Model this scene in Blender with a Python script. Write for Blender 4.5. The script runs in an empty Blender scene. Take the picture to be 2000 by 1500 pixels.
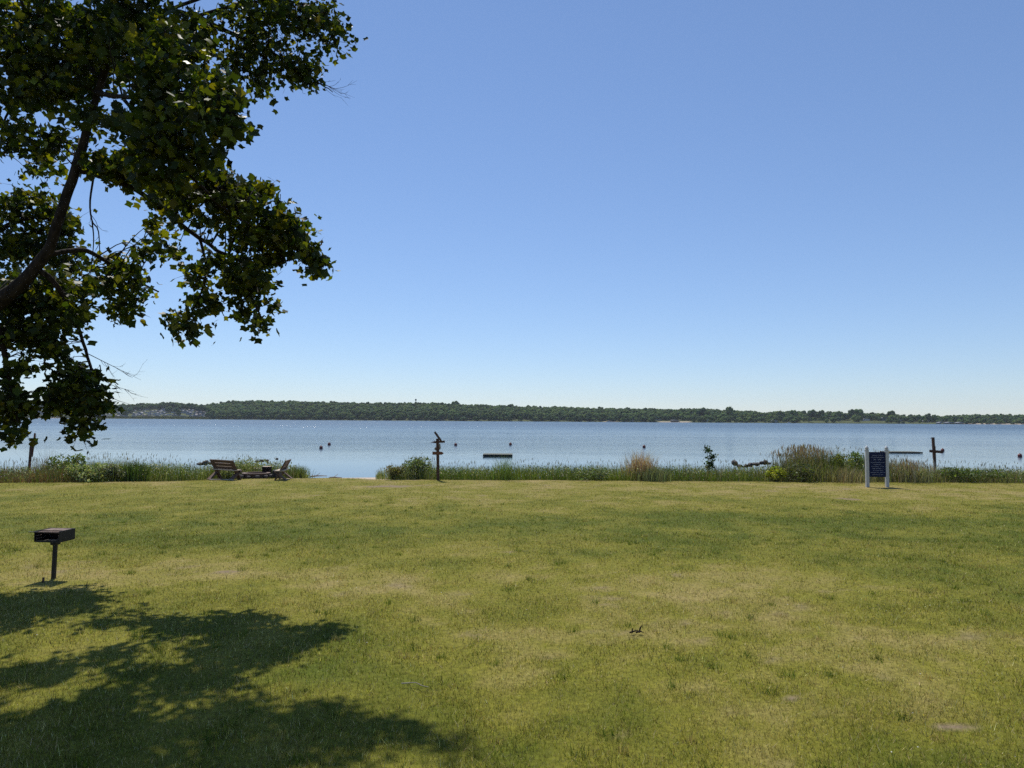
import bpy, bmesh, math, random
import numpy as np
from mathutils import Vector, Matrix
R = math.radians
rng = np.random.default_rng(7)
random.seed(7)
scene = bpy.context.scene

# ------------------------------------------------------------------ camera
F = 1387.0
EYE = np.array([0.0, 0.0, 2.95])
PITCH = math.atan(69 / F); ROLL = math.atan(0.0061)
_fw = np.array([0, math.cos(PITCH), math.sin(PITCH)])
_r0 = np.array([1.0, 0, 0]); _u0 = np.array([0, -math.sin(PITCH), math.cos(PITCH)])
_rt = math.cos(ROLL) * _r0 + math.sin(ROLL) * _u0
_up = -math.sin(ROLL) * _r0 + math.cos(ROLL) * _u0
cam_data = bpy.data.cameras.new('camera'); cam = bpy.data.objects.new('camera', cam_data)
scene.collection.objects.link(cam); scene.camera = cam
cam_data.sensor_width = 36; cam_data.lens = F / 2000 * 36
cam_data.clip_start = 0.05; cam_data.clip_end = 20000
m4 = Matrix.Identity(4)
for i in range(3):
    m4[i][0] = _rt[i]; m4[i][1] = _up[i]; m4[i][2] = -_fw[i]; m4[i][3] = EYE[i]
cam.matrix_world = m4

def ray(px, py):
    return _rt * (px - 1000) / F + _up * (750 - py) / F + _fw
def at(px, py, Y):
    d = ray(px, py); return EYE + d * (Y / d[1])
def ground(px, py, z=0.0):
    d = ray(px, py); return EYE + d * ((z - EYE[2]) / d[2])

# ------------------------------------------------------------------ light
SUN_EL = 59; SUN_AZ = -20          # degrees to the right of +Y
world = bpy.data.worlds.new('World'); scene.world = world; world.use_nodes = True
wn = world.node_tree.nodes; wl = world.node_tree.links
sky = wn.new('ShaderNodeTexSky'); sky.sky_type = 'NISHITA'; sky.sun_disc = False
sky.sun_elevation = R(SUN_EL); sky.sun_rotation = R(SUN_AZ)
sky.air_density = 1.0; sky.dust_density = 0.0; sky.ozone_density = 5.0; sky.altitude = 0
wb = wn.new('ShaderNodeMix'); wb.data_type = 'RGBA'; wb.blend_type = 'MULTIPLY'; wb.inputs[0].default_value = 1.0     # the camera's cool white balance
wb.inputs[7].default_value = (1.01, 1.095, 1.28, 1)
ga = wn.new('ShaderNodeGamma'); ga.inputs[1].default_value = 0.8; wl.new(sky.outputs[0], ga.inputs[0])
wl.new(ga.outputs[0], wb.inputs[6]); wl.new(wb.outputs[2], wn['Background'].inputs[0]); wn['Background'].inputs[1].default_value = 0.136
sun_data = bpy.data.lights.new('sun', 'SUN'); sun = bpy.data.objects.new('sun', sun_data)
scene.collection.objects.link(sun)
sun_data.energy = 5.0; sun_data.angle = R(0.53); sun_data.color = (1.0, 0.95, 0.86)
sd = Vector((math.sin(R(SUN_AZ)) * math.cos(R(SUN_EL)), math.cos(R(SUN_AZ)) * math.cos(R(SUN_EL)), math.sin(R(SUN_EL))))
sun.rotation_euler = sd.to_track_quat('Z', 'Y').to_euler()
sun.location = (-30, 60, 120)
scene.view_settings.view_transform = 'Standard'; scene.view_settings.look = 'None'
scene.cycles.use_denoising = False
scene.view_settings.exposure = 0.0; scene.view_settings.gamma = 1.0

# ------------------------------------------------------------------ helpers
def tag(o, label=None, cat=None, group=None, kind=None):
    if label: o['label'] = label
    if cat: o['category'] = cat
    if group: o['group'] = group
    if kind: o['kind'] = kind
    return o
def link(o, parent=None):
    scene.collection.objects.link(o)
    if parent is not None: o.parent = parent
    return o
def empty(name, loc, rz=0.0):
    o = bpy.data.objects.new(name, None); link(o); o.location = tuple(loc); o.rotation_euler = (0, 0, rz)
    o.empty_display_size = 0.2
    return o
def copy_tree(o, parent=None):
    c = o.copy(); link(c, parent)
    for ch in [x for x in o.children]: copy_tree(ch, c)
    return c

def np_mesh(name, verts, faces, mat, parent=None, col=None, smooth=False, matidx=None):
    """verts (n,3); faces (m,k) of one k; col (n,3) optional per-vertex colour attribute 'tint'"""
    me = bpy.data.meshes.new(name)
    verts = np.ascontiguousarray(verts, dtype=np.float32); faces = np.ascontiguousarray(faces, dtype=np.int32)
    n, (m, k) = len(verts), faces.shape
    me.vertices.add(n); me.vertices.foreach_set('co', verts.ravel())
    me.loops.add(m * k); me.loops.foreach_set('vertex_index', faces.ravel())
    me.polygons.add(m); me.polygons.foreach_set('loop_start', np.arange(0, m * k, k, dtype=np.int32))
    if smooth: me.polygons.foreach_set('use_smooth', np.ones(m, dtype=bool))
    mats = mat if isinstance(mat, (list, tuple)) else [mat]
    for x in mats: me.materials.append(x)
    if matidx is not None: me.polygons.foreach_set('material_index', np.asarray(matidx, dtype=np.int32))
    me.update(calc_edges=True)
    if col is not None:
        a = me.attributes.new('tint', 'FLOAT_COLOR', 'POINT')
        c4 = np.ones((n, 4), dtype=np.float32); c4[:, :3] = col
        a.data.foreach_set('color', c4.ravel())
    me.validate()
    o = bpy.data.objects.new(name, me); link(o, parent)
    return o

class MB:
    """collects simple solids into one bmesh"""
    def __init__(s): s.bm = bmesh.new()
    def box(s, c, size, rot=None, bevel=0.0):
        M = Matrix.Translation(Vector(tuple(c))) @ (rot.to_4x4() if rot is not None else Matrix.Identity(4)) @ Matrix.Diagonal((size[0], size[1], size[2], 1))
        r = bmesh.ops.create_cube(s.bm, size=1.0, matrix=M)
        if bevel > 0:
            es = list({e for v in r['verts'] for e in v.link_edges})
            bmesh.ops.bevel(s.bm, geom=es, offset=bevel, segments=1, affect='EDGES', profile=0.5)
        return s
    def beam(s, a, b, w, t, bevel=0.0, ref=(0, 0, 1)):
        a = Vector(tuple(a)); b = Vector(tuple(b)); x = (b - a); L = x.length; x.normalize()
        z = Vector(ref)
        if abs(x.dot(z)) > 0.98: z = Vector((0, 1, 0))
        y = z.cross(x).normalized(); z = x.cross(y).normalized()
        rot = Matrix((x, y, z)).transposed()
        return s.box((a + b) / 2, (L, w, t), rot, bevel)
    def prism(s, pts, h, M=None):
        """pts 2d outline (x,z) extruded in y by h, centred"""
        M = M or Matrix.Identity(4)
        f = [s.bm.verts.new(M @ Vector((p[0], -h / 2, p[1]))) for p in pts]
        b = [s.bm.verts.new(M @ Vector((p[0], h / 2, p[1]))) for p in pts]
        n = len(pts)
        s.bm.faces.new(f); s.bm.faces.new(b[::-1])
        for i in range(n): s.bm.faces.new((f[i], b[i], b[(i + 1) % n], f[(i + 1) % n]))
        return s
    def lathe(s, prof, seg=20, c=(0, 0, 0)):
        rings = []
        for r, z in prof:
            rings.append([s.bm.verts.new((c[0] + r * math.cos(2 * math.pi * i / seg), c[1] + r * math.sin(2 * math.pi * i / seg), c[2] + z)) for i in range(seg)])
        for a, b in zip(rings, rings[1:]):
            for i in range(seg): s.bm.faces.new((a[i], a[(i + 1) % seg], b[(i + 1) % seg], b[i]))
        s.bm.faces.new(rings[0][::-1]); s.bm.faces.new(rings[-1])
        return s
    def build(s, name, mat, parent=None, smooth=False):
        bmesh.ops.recalc_face_normals(s.bm, faces=s.bm.faces)
        me = bpy.data.meshes.new(name); s.bm.to_mesh(me); s.bm.free()
        if smooth:
            me.polygons.foreach_set('use_smooth', np.ones(len(me.polygons), dtype=bool))
        me.materials.append(mat)
        o = bpy.data.objects.new(name, me); link(o, parent)
        return o

def tubes(paths, seg=7):
    """paths: list of (pts (n,3), radii (n,)); returns verts, quads"""
    V = []; Q = []; base = 0
    for pts, rad in paths:
        pts = np.asarray(pts, float); n = len(pts)
        t = np.gradient(pts, axis=0); t /= np.linalg.norm(t, axis=1)[:, None] + 1e-9
        ref = np.array([0.3, 0.2, 1.0]) if abs(t[:, 2]).mean() < 0.8 else np.array([1.0, 0.2, 0.1])
        u = np.cross(t, ref); u /= np.linalg.norm(u, axis=1)[:, None] + 1e-9
        v = np.cross(t, u)
        a = np.linspace(0, 2 * np.pi, seg, endpoint=False)
        ring = pts[:, None, :] + np.asarray(rad)[:, None, None] * (np.cos(a)[None, :, None] * u[:, None, :] + np.sin(a)[None, :, None] * v[:, None, :])
        V.append(ring.reshape(-1, 3))
        i = np.arange(n - 1)[:, None] * seg; j = np.arange(seg)[None, :]; k = (j + 1) % seg
        q = np.stack([i + j, i + k, i + seg + k, i + seg + j], -1).reshape(-1, 4) + base
        Q.append(q); base += n * seg
    return np.concatenate(V), np.concatenate(Q)

def smooth_path(P, n):
    """Catmull-Rom through rows of P (m,k), n samples"""
    P = np.asarray(P, float); m = len(P)
    Q = np.vstack([2 * P[0] - P[1], P, 2 * P[-1] - P[-2]])
    out = []
    for s in np.linspace(0, m - 1 - 1e-6, n):
        i = int(s); t = s - i
        a, b, c, d = Q[i], Q[i + 1], Q[i + 2], Q[i + 3]
        out.append(0.5 * (2 * b + (c - a) * t + (2 * a - 5 * b + 4 * c - d) * t * t + (3 * b - a - 3 * c + d) * t ** 3))
    return np.array(out)

def vnoise(x, y, seed=0, oct=4, f=1.0):
    """tileless value noise, 0..1"""
    def h(ix, iy, s):
        k = (ix * 374761393 + iy * 668265263 + s * 1442695041) & 0xffffffff
        k = ((k ^ (k >> 13)) * 1274126177) & 0xffffffff
        return ((k ^ (k >> 16)) & 0xffff) / 65535.0
    x = np.asarray(x, float); y = np.asarray(y, float); tot = np.zeros(np.broadcast(x, y).shape); amp = 1; s = 0
    for o in range(oct):
        xx = x * f; yy = y * f; ix = np.floor(xx).astype(np.int64); iy = np.floor(yy).astype(np.int64)
        fx = xx - ix; fy = yy - iy; fx = fx * fx * (3 - 2 * fx); fy = fy * fy * (3 - 2 * fy)
        v = (h(ix, iy, seed + o) * (1 - fx) + h(ix + 1, iy, seed + o) * fx) * (1 - fy) + (h(ix, iy + 1, seed + o) * (1 - fx) + h(ix + 1, iy + 1, seed + o) * fx) * fy
        tot += amp * v; s += amp; amp *= 0.5; f *= 2.03
    return tot / s
def sstep(a, b, x):
    t = np.clip((np.asarray(x, float) - a) / (b - a), 0, 1); return t * t * (3 - 2 * t)

# ------------------------------------------------------------------ materials
def mat_new(name):
    m = bpy.data.materials.new(name); m.use_nodes = True
    return m, m.node_tree.nodes, m.node_tree.links, m.node_tree.nodes['Principled BSDF']
def mat_noise(name, c1, c2, scale=5.0, rough=0.8, stretch=(1, 1, 1), bump=0.2, metal=0.0, detail=6, bdist=0.01, spec=0.5):
    m, n, l, b = mat_new(name)
    tc = n.new('ShaderNodeTexCoord'); mp = n.new('ShaderNodeMapping'); mp.inputs['Scale'].default_value = stretch
    tx = n.new('ShaderNodeTexNoise'); tx.inputs['Scale'].default_value = scale; tx.inputs['Detail'].default_value = detail
    rp = n.new('ShaderNodeValToRGB'); rp.color_ramp.elements[0].position = 0.32; rp.color_ramp.elements[1].position = 0.7
    rp.color_ramp.elements[0].color = (*c1, 1); rp.color_ramp.elements[1].color = (*c2, 1)
    l.new(tc.outputs['Object'], mp.inputs[0]); l.new(mp.outputs[0], tx.inputs[0]); l.new(tx.outputs[0], rp.inputs[0])
    l.new(rp.outputs[0], b.inputs['Base Color'])
    b.inputs['Roughness'].default_value = rough; b.inputs['Metallic'].default_value = metal
    b.inputs['Specular IOR Level'].default_value = spec
    if bump:
        bp = n.new('ShaderNodeBump'); bp.inputs['Strength'].default_value = bump; bp.inputs['Distance'].default_value = bdist
        l.new(tx.outputs[0], bp.inputs['Height']); l.new(bp.outputs[0], b.inputs['Normal'])
    return m
def mat_leaf(name, trans=0.4, rough=0.5, tcol=(1.3, 1.5, 0.6), spec=0.3):
    """thin foliage: tint attribute, part of the light passes through"""
    m, n, l, b = mat_new(name)
    at_ = n.new('ShaderNodeAttribute'); at_.attribute_name = 'tint'
    l.new(at_.outputs['Color'], b.inputs['Base Color']); b.inputs['Roughness'].default_value = rough
    b.inputs['Specular IOR Level'].default_value = spec
    tr = n.new('ShaderNodeBsdfTranslucent'); mx = n.new('ShaderNodeMixShader'); mx.inputs[0].default_value = trans
    mu = n.new('ShaderNodeMix'); mu.data_type = 'RGBA'; mu.blend_type = 'MULTIPLY'; mu.inputs[0].default_value = 1.0
    l.new(at_.outputs['Color'], mu.inputs[6]); mu.inputs[7].default_value = (*tcol, 1)
    l.new(mu.outputs[2], tr.inputs[0])
    out = n['Material Output']
    l.new(b.outputs[0], mx.inputs[1]); l.new(tr.outputs[0], mx.inputs[2]); l.new(mx.outputs[0], out.inputs[0])
    return m
def mat_plain(name, c, rough=0.6, metal=0.0):
    return mat_noise(name, tuple(x * 0.85 for x in c), tuple(min(1, x * 1.12) for x in c), scale=9, rough=rough, metal=metal, bump=0.08)

M = {}
M['bark'] = mat_noise('bark', (0.010, 0.0075, 0.006), (0.038, 0.028, 0.022), 14, 0.95, (1, 1, 0.35), 1.0, bdist=0.05, spec=0.15)
M['leaf'] = mat_leaf('tree_leaf', 0.36, 0.5, (2.1, 2.0, 0.4), 0.16)
M['grass'] = mat_leaf('grass_blade', 0.3, 0.6, (1.2, 1.3, 0.6), 0.2)
M['weed'] = mat_leaf('shore_weed', 0.35, 0.6, (1.25, 1.35, 0.6), 0.2)
M['far_leaf'] = mat_leaf('far_foliage', 0.28, 0.8, (1.1, 1.2, 0.6), 0.1)
M['old_wood'] = mat_noise('weathered_wood', (0.065, 0.036, 0.024), (0.17, 0.10, 0.068), 9, 0.8, (0.4, 8, 8), 0.4)
M['post_wood'] = mat_noise('brown_post_wood', (0.04, 0.022, 0.015), (0.12, 0.06, 0.038), 8, 0.85, (8, 8, 0.5), 0.4)
M['board_wood'] = mat_noise('rust_board_wood', (0.08, 0.03, 0.015), (0.22, 0.09, 0.04), 8, 0.8, (0.6, 8, 8), 0.3)
M['grey_wood'] = mat_noise('grey_wood', (0.13, 0.12, 0.10), (0.33, 0.30, 0.25), 8, 0.85, (8, 8, 0.5), 0.4)
M['pale_wood'] = mat_noise('cut_and_sunlit_pale', (0.35, 0.27, 0.19), (0.55, 0.45, 0.34), 12, 0.8, (1, 1, 1), 0.2)  # cut faces; also the painted sunlight on bench seats and grill bars
M['white_paint'] = mat_noise('white_post_paint', (0.38, 0.38, 0.37), (0.50, 0.50, 0.48), 6, 0.45, (4, 4, 1), 0.05)
M['navy'] = mat_noise('navy_sign_face', (0.005, 0.011, 0.042), (0.007, 0.015, 0.055), 4, 0.7, (1, 1, 1), 0.02, spec=0.2)
M['letter'] = mat_plain('sign_lettering', (0.34, 0.36, 0.43), 0.6)
M['black_steel'] = mat_noise('sooty_black_steel', (0.008, 0.008, 0.009), (0.03, 0.026, 0.024), 16, 0.55, (1, 1, 1), 0.25, 0.4)
M['rust_steel'] = mat_noise('rusty_grate_steel', (0.09, 0.055, 0.04), (0.22, 0.16, 0.13), 22, 0.8, (1, 1, 1), 0.3, 0.2)
M['rock'] = mat_noise('dark_rock', (0.025, 0.024, 0.024), (0.12, 0.105, 0.095), 4, 0.85, (1, 1, 1), 0.7, bdist=0.04)
M['red_buoy'] = mat_noise('faded_red_buoy', (0.10, 0.016, 0.012), (0.22, 0.04, 0.03), 5, 0.5, (1, 1, 1), 0.1)
M['dark_deck'] = mat_noise('dark_float_side', (0.008, 0.009, 0.010), (0.022, 0.022, 0.024), 6, 0.7, (1, 1, 1), 0.2)
M['deck_top'] = mat_noise('float_deck_boards', (0.06, 0.065, 0.05), (0.13, 0.135, 0.10), 5, 0.8, (1, 9, 1), 0.3)
M['drift'] = mat_noise('driftwood', (0.16, 0.13, 0.10), (0.4, 0.35, 0.29), 6, 0.9, (1, 1, 1), 0.3)

# ------------------------------------------------------------------ lawn
EDGE_PTS = [(-90, 27), (-45, 29), (-23, 31.3), (-16, 33), (-13.6, 34.1), (-9, 35.2), (-6, 34.6), (0, 34.7), (90, 34.8)]
def edge_y(x):
    return np.interp(x, [p[0] for p in EDGE_PTS], [p[1] for p in EDGE_PTS]) + 0.35 * (vnoise(x, x * 0 + 3.3, 5, 3, 0.5) - 0.5)
def lawn_z(x, y):
    return 0.16 * (vnoise(x, y, 11, 2, 0.09) - 0.5) * sstep(2, 8, y) * (1 - sstep(27, 31, y)) + 0.05 * (vnoise(x, y, 12, 2, 0.45) - 0.5)
def bank_z(x, y):
    e = np.asarray(y, float) - 34.9
    return -np.clip(e, 0, None) * 0.078 - 0.03
def dryness(x, y):
    """0 lush green .. 1 straw; the lawn's own patches"""
    x = np.asarray(x, float); y = np.asarray(y, float)
    n = vnoise(x, y * 1.7, 21, 4, 0.22)
    f = vnoise(x, y, 22, 4, 0.9)
    d = 0.47 + 0.55 * (n - 0.5) + 0.68 * (f - 0.5) + 0.45 * (vnoise(x, y, 23, 3, 3.1) - 0.5)
    d -= 0.36 * np.exp(-((y - 19.5 - 0.08 * x) / 3.4) ** 2)                  # green swale across the middle
    d += 0.20 * sstep(25, 33, y) * (0.6 + 0.4 * sstep(-14, -4, x))           # dry strip by the shore
    d += 0.10 * np.exp(-(((x - 2.0) / 5.0) ** 2 + ((y - 10) / 4.5) ** 2))
    d -= 0.30 * np.exp(-(((x - 4.2) / 1.6) ** 2 + ((y - 5.9) / 0.8) ** 2))
    d -= 0.30 * np.exp(-(((x - 10) / 3.5) ** 2 + ((y - 14.5) / 2.5) ** 2))
    d -= 0.20 * np.exp(-(((x + 3.5) / 3.2) ** 2 + ((y - 8.5) / 3.0) ** 2))
    d += 0.16 * np.exp(-(((x + 4.8) / 2.2) ** 2 + ((y - 13.6) / 0.7) ** 2))
    d += 0.20 * np.exp(-(((x - 3.4) / 1.6) ** 2 + ((y - 13.2) / 0.5) ** 2))
    return np.clip(d, 0, 1)
BARE = [(1855, 1417, 0.24, 0.06), (1535, 1362, 0.12, 0.05), (1665, 1368, 0.12, 0.06), (1205, 1440, 0.14, 0.05),
        (760, 950, 1.3, 0.4), (1660, 974, 0.5, 0.3), (440, 1118, 0.25, 0.10)]
BARE = [(ground(a, b)[0], ground(a, b)[1], c, d) for a, b, c, d in BARE]
def bareness(x, y):
    s = np.zeros(np.broadcast(x, y).shape)
    wob = 0.25 + 1.5 * vnoise(x, y, 31, 4, 4.0)
    for bx, by, rx, ry in BARE:
        s = np.maximum(s, np.exp(-(((x - bx) / (rx * wob)) ** 2 + ((y - by) / (ry * wob * 1.4)) ** 2)))
    g = vnoise(x, y, 33, 3, 1.9)
    return np.clip(np.maximum(sstep(0.3, 0.75, s), 0.55 * sstep(0.66, 0.82, g) * sstep(0.45, 0.7, dryness(x, y))), 0, 1)

GREEN = np.array([0.104, 0.130, 0.011]); LIGHT = np.array([0.228, 0.214, 0.026]); STRAW = np.array([0.38, 0.295, 0.115]); BROWN = np.array([0.13, 0.082, 0.040])
SOIL = np.array([0.19, 0.142, 0.090])
def lawn_colour(x, y):
    d = dryness(x, y)[..., None]; b = bareness(x, y)[..., None]
    c = np.where(d < 0.5, GREEN + (LIGHT - GREEN) * d * 2, LIGHT + (STRAW - LIGHT) * (d - 0.5) * 2)
    return c * 0.70 * (1 - b) + SOIL * b

def grid(xs, ys, zf):
    X, Yv = np.meshgrid(xs, ys); Z = zf(X, Yv)
    v = np.stack([X, Yv, Z], -1).reshape(-1, 3); nx, ny = len(xs), len(ys)
    i = np.arange(ny - 1)[:, None] * nx + np.arange(nx - 1)[None, :]
    q = np.stack([i, i + 1, i + nx + 1, i + nx], -1).reshape(-1, 4)
    return v, q
def mat_ground(name, scale, rough=0.95, bump=0.5, bdist=0.03, vary=0.5):
    m, n, l, b = mat_new(name)
    a = n.new('ShaderNodeAttribute'); a.attribute_name = 'tint'
    tc = n.new('ShaderNodeTexCoord')
    t1 = n.new('ShaderNodeTexNoise'); t1.inputs['Scale'].default_value = scale; t1.inputs['Detail'].default_value = 8; t1.inputs['Roughness'].default_value = 0.7
    l.new(tc.outputs['Object'], t1.inputs[0])
    mr = n.new('ShaderNodeMapRange'); mr.inputs[1].default_value = 0.3; mr.inputs[2].default_value = 0.7
    mr.inputs[3].default_value = 1 - vary; mr.inputs[4].default_value = 1 + vary
    l.new(t1.outputs[0], mr.inputs[0])
    mu = n.new('ShaderNodeMix'); mu.data_type = 'RGBA'; mu.blend_type = 'MULTIPLY'; mu.inputs[0].default_value = 1
    l.new(a.outputs['Color'], mu.inputs[6]); l.new(mr.outputs[0], mu.inputs[7]); l.new(mu.outputs[2], b.inputs['Base Color'])
    b.inputs['Roughness'].default_value = rough; b.inputs['Specular IOR Level'].default_value = 0.15
    bp = n.new('ShaderNodeBump'); bp.inputs['Strength'].default_value = bump; bp.inputs['Distance'].default_value = bdist
    l.new(t1.outputs[0], bp.inputs['Height']); l.new(bp.outputs[0], b.inputs['Normal'])
    return m
M['lawn'] = mat_ground('lawn_turf', 14, vary=0.45)
M['bank'] = mat_ground('bank_soil', 5, vary=0.35)

xs = np.concatenate([np.linspace(-95, -31, 60), np.linspace(-30, 30, 401), np.linspace(31, 95, 60)])
ys = np.concatenate([np.linspace(-14, 3, 24), np.linspace(3.15, 37, 260)])
def lz(x, y):
    z = lawn_z(x, y); e = y - edge_y(x)
    return z - np.clip(e, 0, None) * 0.35
v, q = grid(xs, ys, lz)
lawn = np_mesh('lawn', v, q, M['lawn'], col=lawn_colour(v[:, 0], v[:, 1]), smooth=True)
tag(lawn, 'wide mown lawn with green and straw patches running to the shore', 'lawn', kind='structure')

# blades
def blades(P, length, width, lean, col, seg=1, tilt=None):
    """P (n,3) roots; returns verts, tris, cols: tapered blades"""
    n = len(P); a = rng.uniform(0, 2 * np.pi, n); la = rng.uniform(0, 2 * np.pi, n)
    w = np.stack([np.cos(a), np.sin(a), np.zeros(n)], -1) * (width / 2)[:, None]
    ld = np.stack([np.cos(la), np.sin(la), np.zeros(n)], -1) * (lean * length)[:, None]
    up = np.zeros((n, 3)); up[:, 2] = length
    if seg == 1:
        V = np.stack([P - w, P + w, P + ld + up * np.sqrt(np.clip(1 - lean ** 2, 0.08, 1))[:, None]], 1)
        Fc = np.arange(3 * n).reshape(n, 3)
        C = np.repeat(col, 3, 0)
    else:
        mid = P + ld * 0.3 + up * 0.58; tip = P + ld + up * np.sqrt(np.clip(1 - 0.6 * lean ** 2, 0.1, 1))[:, None]
        V = np.stack([P - w * 0.8, P + w * 0.8, mid + w * 0.75, mid - w * 0.75, tip], 1)
        b = np.arange(n)[:, None] * 5
        Fc = np.concatenate([b + np.array([[0, 1, 2]]), b + np.array([[0, 2, 3]]), b + np.array([[3, 2, 4]])])
        C = np.repeat(col, 5, 0)
    return V.reshape(-1, 3), Fc, C
def jitter_col(c, s=0.25):
    return np.clip(c * (1 + s * rng.standard_normal((len(c), 1))) * (1 + 0.08 * rng.standard_normal(c.shape)), 0.004, 0.9)

Vs, Fs, Cs = [], [], []; off = 0
bands = [(4.6, 8, 4200, 0.048, 0.0050), (8, 12, 2000, 0.046, 0.0072), (12, 18, 1100, 0.042, 0.010), (18, 26, 600, 0.036, 0.014), (26, 35.2, 420, 0.032, 0.018)]
for y0, y1, dens, ln, wd in bands:
    hw = y1 * 0.74 + 4.5
    n = int((y1 - y0) * 2 * hw * dens)
    x = rng.uniform(-hw, hw, n); y = rng.uniform(y0, y1, n)
    d = dryness(x, y); b = bareness(x, y)
    tuft = vnoise(x, y, 41, 3, 2.6)
    keep = (y < edge_y(x) + 0.2) & (rng.random(n) > b * 0.93) & (rng.random(n) < 0.45 + 0.9 * tuft - 0.15 * d) & (np.abs(x) < y * 0.74 + 4.5)
    x, y, d, tuft = x[keep], y[keep], d[keep], tuft[keep]; n = len(x)
    P = np.stack([x, y, lawn_z(x, y) - 0.006], -1)
    dd = np.clip(d + 0.42 * rng.standard_normal(n), 0, 1)[:, None]
    c = np.where(dd < 0.5, GREEN + (LIGHT - GREEN) * dd * 2, LIGHT + (STRAW - LIGHT) * (dd - 0.5) * 2)
    br = (rng.random(n) < 0.10)[:, None]; c = np.where(br, BROWN, c)
    pale = (rng.random(n) < 0.07 + 0.18 * d)[:, None]; c = np.where(pale, np.array([0.50, 0.42, 0.22]), c)
    L = ln * np.clip(rng.lognormal(0, 0.35, n), 0.4, 2.6) * (0.62 + 0.8 * tuft) * (1.12 - 0.4 * d)
    V, Fc, C = blades(P, L, np.full(n, wd) * rng.uniform(0.6, 1.3, n), rng.uniform(0.15, 0.97, n), jitter_col(c, 0.45))
    Vs.append(V); Fs.append(Fc + off); Cs.append(C); off += len(V)
# taller tufts here and there
nt = 420
tx = rng.uniform(-15, 15, nt); ty = 5 + 20 * rng.random(nt) ** 1.5
ok = np.abs(tx) < ty * 0.75 + 1; tx, ty = tx[ok], ty[ok]
k = 34
x = np.repeat(tx, k) + rng.normal(0, 0.05, len(tx) * k); y = np.repeat(ty, k) + rng.normal(0, 0.05, len(tx) * k); n = len(x)
c = np.repeat(np.where(rng.random(len(tx))[:, None] < 0.75, GREEN * np.array([0.8, 1.0, 1.2]), STRAW), k, 0)
V, Fc, C = blades(np.stack([x, y, lawn_z(x, y)], -1), rng.uniform(0.05, 0.13, n), np.full(n, 0.007), rng.uniform(0.1, 0.8, n), jitter_col(c, 0.2))
Vs.append(V); Fs.append(Fc + off); Cs.append(C); off += len(V)
g = np_mesh('lawn_grass', np.concatenate(Vs), np.concatenate(Fs), M['grass'], col=np.concatenate(Cs))
tag(g, 'short patchy green and straw grass covering the lawn', 'grass', kind='stuff')

# tiny yellow and white flowers scattered in the turf
fx, fy = [], []
for px, py, s, k in [(1810, 1190, 0.5, 60), (1240, 1140, 0.9, 30), (1870, 1480, 0.4, 22), (1000, 1120, 2.5, 40), (1950, 1120, 1.2, 40), (1500, 1250, 2.5, 50), (300, 1120, 2, 30), (760, 1180, 1.4, 40)]:
    p = ground(px, py); fx.append(rng.normal(p[0], s, k)); fy.append(rng.normal(p[1], s * 0.9, k))
fx = np.concatenate(fx); fy = np.concatenate(fy); n = len(fx)
P = np.stack([fx, fy, lawn_z(fx, fy) + 0.04], -1); s = 0.0055
a = rng.uniform(0, 2 * np.pi, n)
dx = np.stack([np.cos(a), np.sin(a), 0.3 * np.ones(n)], -1) * s; dy = np.stack([-np.sin(a), np.cos(a), 0.2 * np.ones(n)], -1) * s
V = np.stack([P - dx - dy, P + dx - dy, P + dx + dy, P - dx + dy], 1).reshape(-1, 3)
col = np.where((np.arange(n) % 4 < 3)[:, None], np.array([0.55, 0.42, 0.02]), np.array([0.6, 0.6, 0.55]))
fl = np_mesh('lawn_flowers', V, np.arange(4 * n).reshape(n, 4), M['grass'], col=np.repeat(col, 4, 0))
tag(fl, 'tiny yellow and white flowers dotted through the lawn', 'wildflowers', kind='stuff')

# ------------------------------------------------------------------ bank, beach and water
xs = np.concatenate([np.linspace(-160, -41, 40), np.linspace(-40, 40, 240), np.linspace(41, 160, 40)]); ys = np.linspace(26, 90, 170)
def bz(x, y):
    e = y - edge_y(x)
    z = -np.clip(e - 0.2, 0, None) * 0.078
    beach = np.exp(-((x + 8.6 + (y - 36) * 0.25) / 3.2) ** 2)
    bump = 0.10 * (vnoise(x, y, 51, 3, 0.6) - 0.5) * (1 - beach)
    return np.where(e < 0, -0.3 - 0.0 * x, z - 0.02 + bump * sstep(0.0, 2, e))
v, q = grid(xs, ys, bz)
beach = np.exp(-((v[:, 0] + 8.6 + (v[:, 1] - 36) * 0.25) / 3.4) ** 2)[:, None]
sandc = np.array([0.42, 0.34, 0.25]) * (0.85 + 0.3 * vnoise(v[:, 0], v[:, 1], 52, 3, 1.5))[:, None]
wet = sstep(-0.86, -1.0, v[:, 2])[:, None]
colb = np.array([0.10, 0.085, 0.05]) * (1 - sstep(0.25, 0.6, beach[:, 0])[:, None]) + sandc * sstep(0.25, 0.6, beach[:, 0])[:, None]
colb = colb * (1 - 0.5 * wet)
bank = np_mesh('shore_bank', v, q, M['bank'], col=colb, smooth=True)
tag(bank, 'bank sloping to the water with a small sandy beach', 'shore', kind='structure')

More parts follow.
